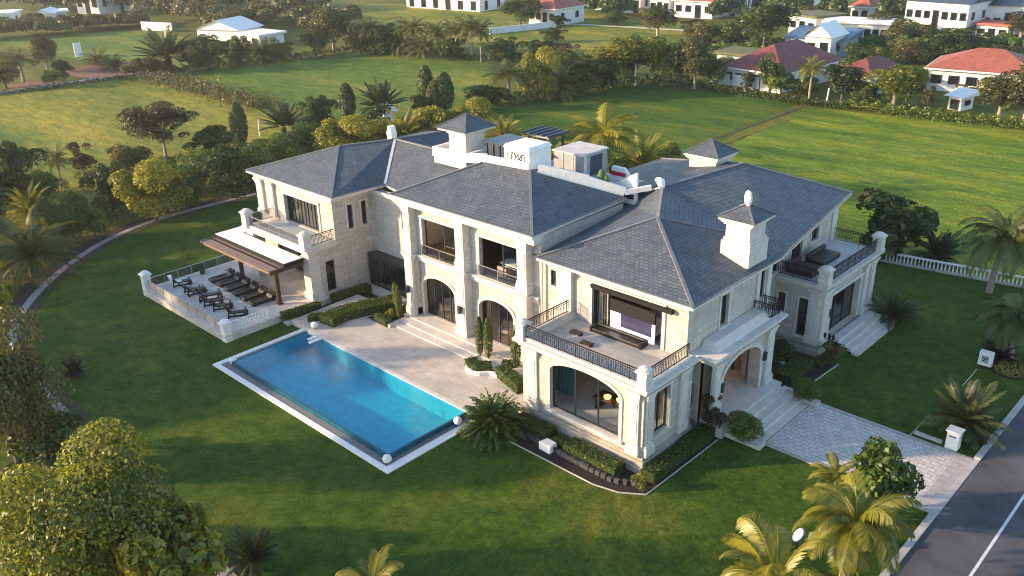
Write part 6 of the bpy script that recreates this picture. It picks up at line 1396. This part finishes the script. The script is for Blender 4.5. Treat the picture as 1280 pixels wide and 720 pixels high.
house('flat_house', 'long white flat-roofed house with a row of red doors', (1028, 49), (1108, 53), 8, 3.6, 'flat', WHITE, .4, 8, wz=(.05, .7))
house('flat_house', 'white house with a mossy flat roof and arched side', (985, 41), (1018, 46), 9, 4.0, 'flat', GREENR, .4, 3)
house('blue_shed', 'blue-roofed low building behind the maroon-roofed house', (980, 66), (1052, 72), 9, 3.2, 'shed', BLUEM, 1.2, 4, wmat=PBLUE)
house('white_tent', 'cream gabled pavilion roof in front of the blue-roofed building', (1004, 72), (1036, 75), 7, 4.2, 'gable', WHITE, 2.4, 2, cat='pavilion')
house('apartment_block', 'large white complex with dark blue roof panels at the top right', (1128, 40), (1205, 47), 16, 7.0, 'shed', NAVY, 4.5, 7, wz=(.5, .72), cat='building')
house('apartment_block', 'white wing with arched windows right of the large white complex', (1210, 40), (1290, 44), 14, 6.0, 'shed', NAVY, 4.5, 6, wz=(.3, .55), cat='building')
house('small_house', 'pink-red flat roofed kiosk below the white complex', (1218, 46), (1258, 49), 6, 2.6, 'flat', M('coral_roof', (.45, .12, .08), .7, .2, 1), .4, 3)
house('small_house', 'white house with an orange hip roof in the far trees', (1062, 26), (1085, 28), 8, 3.6, 'hip', TERRA, 2.4, 2)
house('garden_shed', 'pale shed with a mossy roof left of the maroon roof', (895, 86), (932, 90), 7, 2.8, 'flat', GREENR, .3, 3, wmat=PBLUE, cat='shed')
house('pavilion', 'large white tent-like pavilion behind the left tree belt', (248, 50), (300, 52), 9, 2.6, 'gable', WHITE, 2.2, 0, cat='pavilion', door=False)
house('pavilion_annex', 'low white annex right of the tent-like pavilion', (300, 55), (326, 58), 7, 2.2, 'flat', WHITE, .3, 2)
house('far_house', 'hazy white house at the top left with a small porch', (98, 17), (125, 18), 10, 6, 'flat', WHITE, .4, 3)
house('far_house', 'hazy white low house right of the porch house at the top left', (140, 14), (166, 14), 10, 5, 'gable', PBLUE, 2, 3)
house('far_house', 'white low shed behind the hazy hedge at the far left', (40, 32), (68, 31), 8, 3, 'gable', WHITE, 1.2, 2)
house('far_house', 'small white shed right of the low shed behind the hazy hedge', (72, 29), (86, 28), 6, 3, 'flat', WHITE, .3, 1)
house('far_house', 'white shed at the left edge behind the hazy hedge', (-10, 33), (16, 32), 8, 3.2, 'flat', WHITE, .3, 2)
house('far_house', 'white house half hidden behind trees right of the red-roofed far house', (715, 8), (728, 9), 8, 6, 'flat', FARWALL, .3, 2)
house('far_house', 'white two-storey house above the far row of orange roofs', (742, 12), (775, 13), 9, 7, 'flat', FARWALL, .3, 4)
house('far_house', 'tall cream block at the top behind the olive tree', (975, 17), (1005, 19), 9, 7, 'flat', FARWALL, .3, 4)
house('far_house', 'white block behind the terracotta-roofed house in the far row', (900, 20), (930, 21), 9, 6, 'flat', FARWALL, .3, 3)
house('garden_shelter', 'white open garden shelter on the grass beside the bungalow', (1184, 136), (1200, 139), 3, 2.0, 'shed', WHITE, .7, 1, cat='shelter')
A_, B_ = at(612, 43), at(695, 34)
m_ = MB(); m_.bar((*A_[:2], .75), (*B_[:2], .75), .3, 1.5); tag(m_.build('field_wall', FARWALL), 'long low white wall along the pale far field', 'wall')
A_, B_ = at(178, 38), at(216, 40); m_ = MB(); m_.bar((*A_[:2], 1.2), (*B_[:2], 1.2), .3, 2.2); tag(m_.build('field_wall', FARWALL), 'short white wall left of the tent-like pavilion', 'wall')
for px, py, r_, lab in ((482, 152, 0, 'white gabled hut roof between the spiky fan plant and the sunlit palm'),):
    g = at(px, py); t = thing('garden_hut', lab, 'hut', g); m_ = MB(); m_.box(g[0]-1.1, g[0]+1.1, g[1]-1.1, g[1]+1.1, 0, 1.6); m_.build('wall', FARWALL, t); m_ = MB()
    c_ = [(g[0]-1.5, g[1]-1.5, 1.6), (g[0]+1.5, g[1]-1.5, 1.6), (g[0]+1.5, g[1]+1.5, 1.6), (g[0]-1.5, g[1]+1.5, 1.6)]
    for i in range(4): m_.poly([c_[i], c_[(i+1) % 4], (g[0], g[1], 3.3)])
    m_.build('roof', WHITE, t)
g = at(1190, 118)

# ------------------------------------------------------------------ air
hz = MB().box(-700, 120, -120, 620, -1.2, 31.5)
hm = bpy.data.materials.new('haze'); hm.use_nodes = True; N = hm.node_tree.nodes; N.remove(N['Principled BSDF'])
pv = N.new('ShaderNodeVolumePrincipled'); pv.inputs['Color'].default_value = (.95, .92, .88, 1); pv.inputs['Density'].default_value = HAZE; pv.inputs['Anisotropy'].default_value = .55
hm.node_tree.links.new(pv.outputs[0], N['Material Output'].inputs['Volume'])
o = hz.build('haze', hm); o['kind'] = 'stuff'; tag(o, 'thin warm haze in the air over the fields', 'haze')
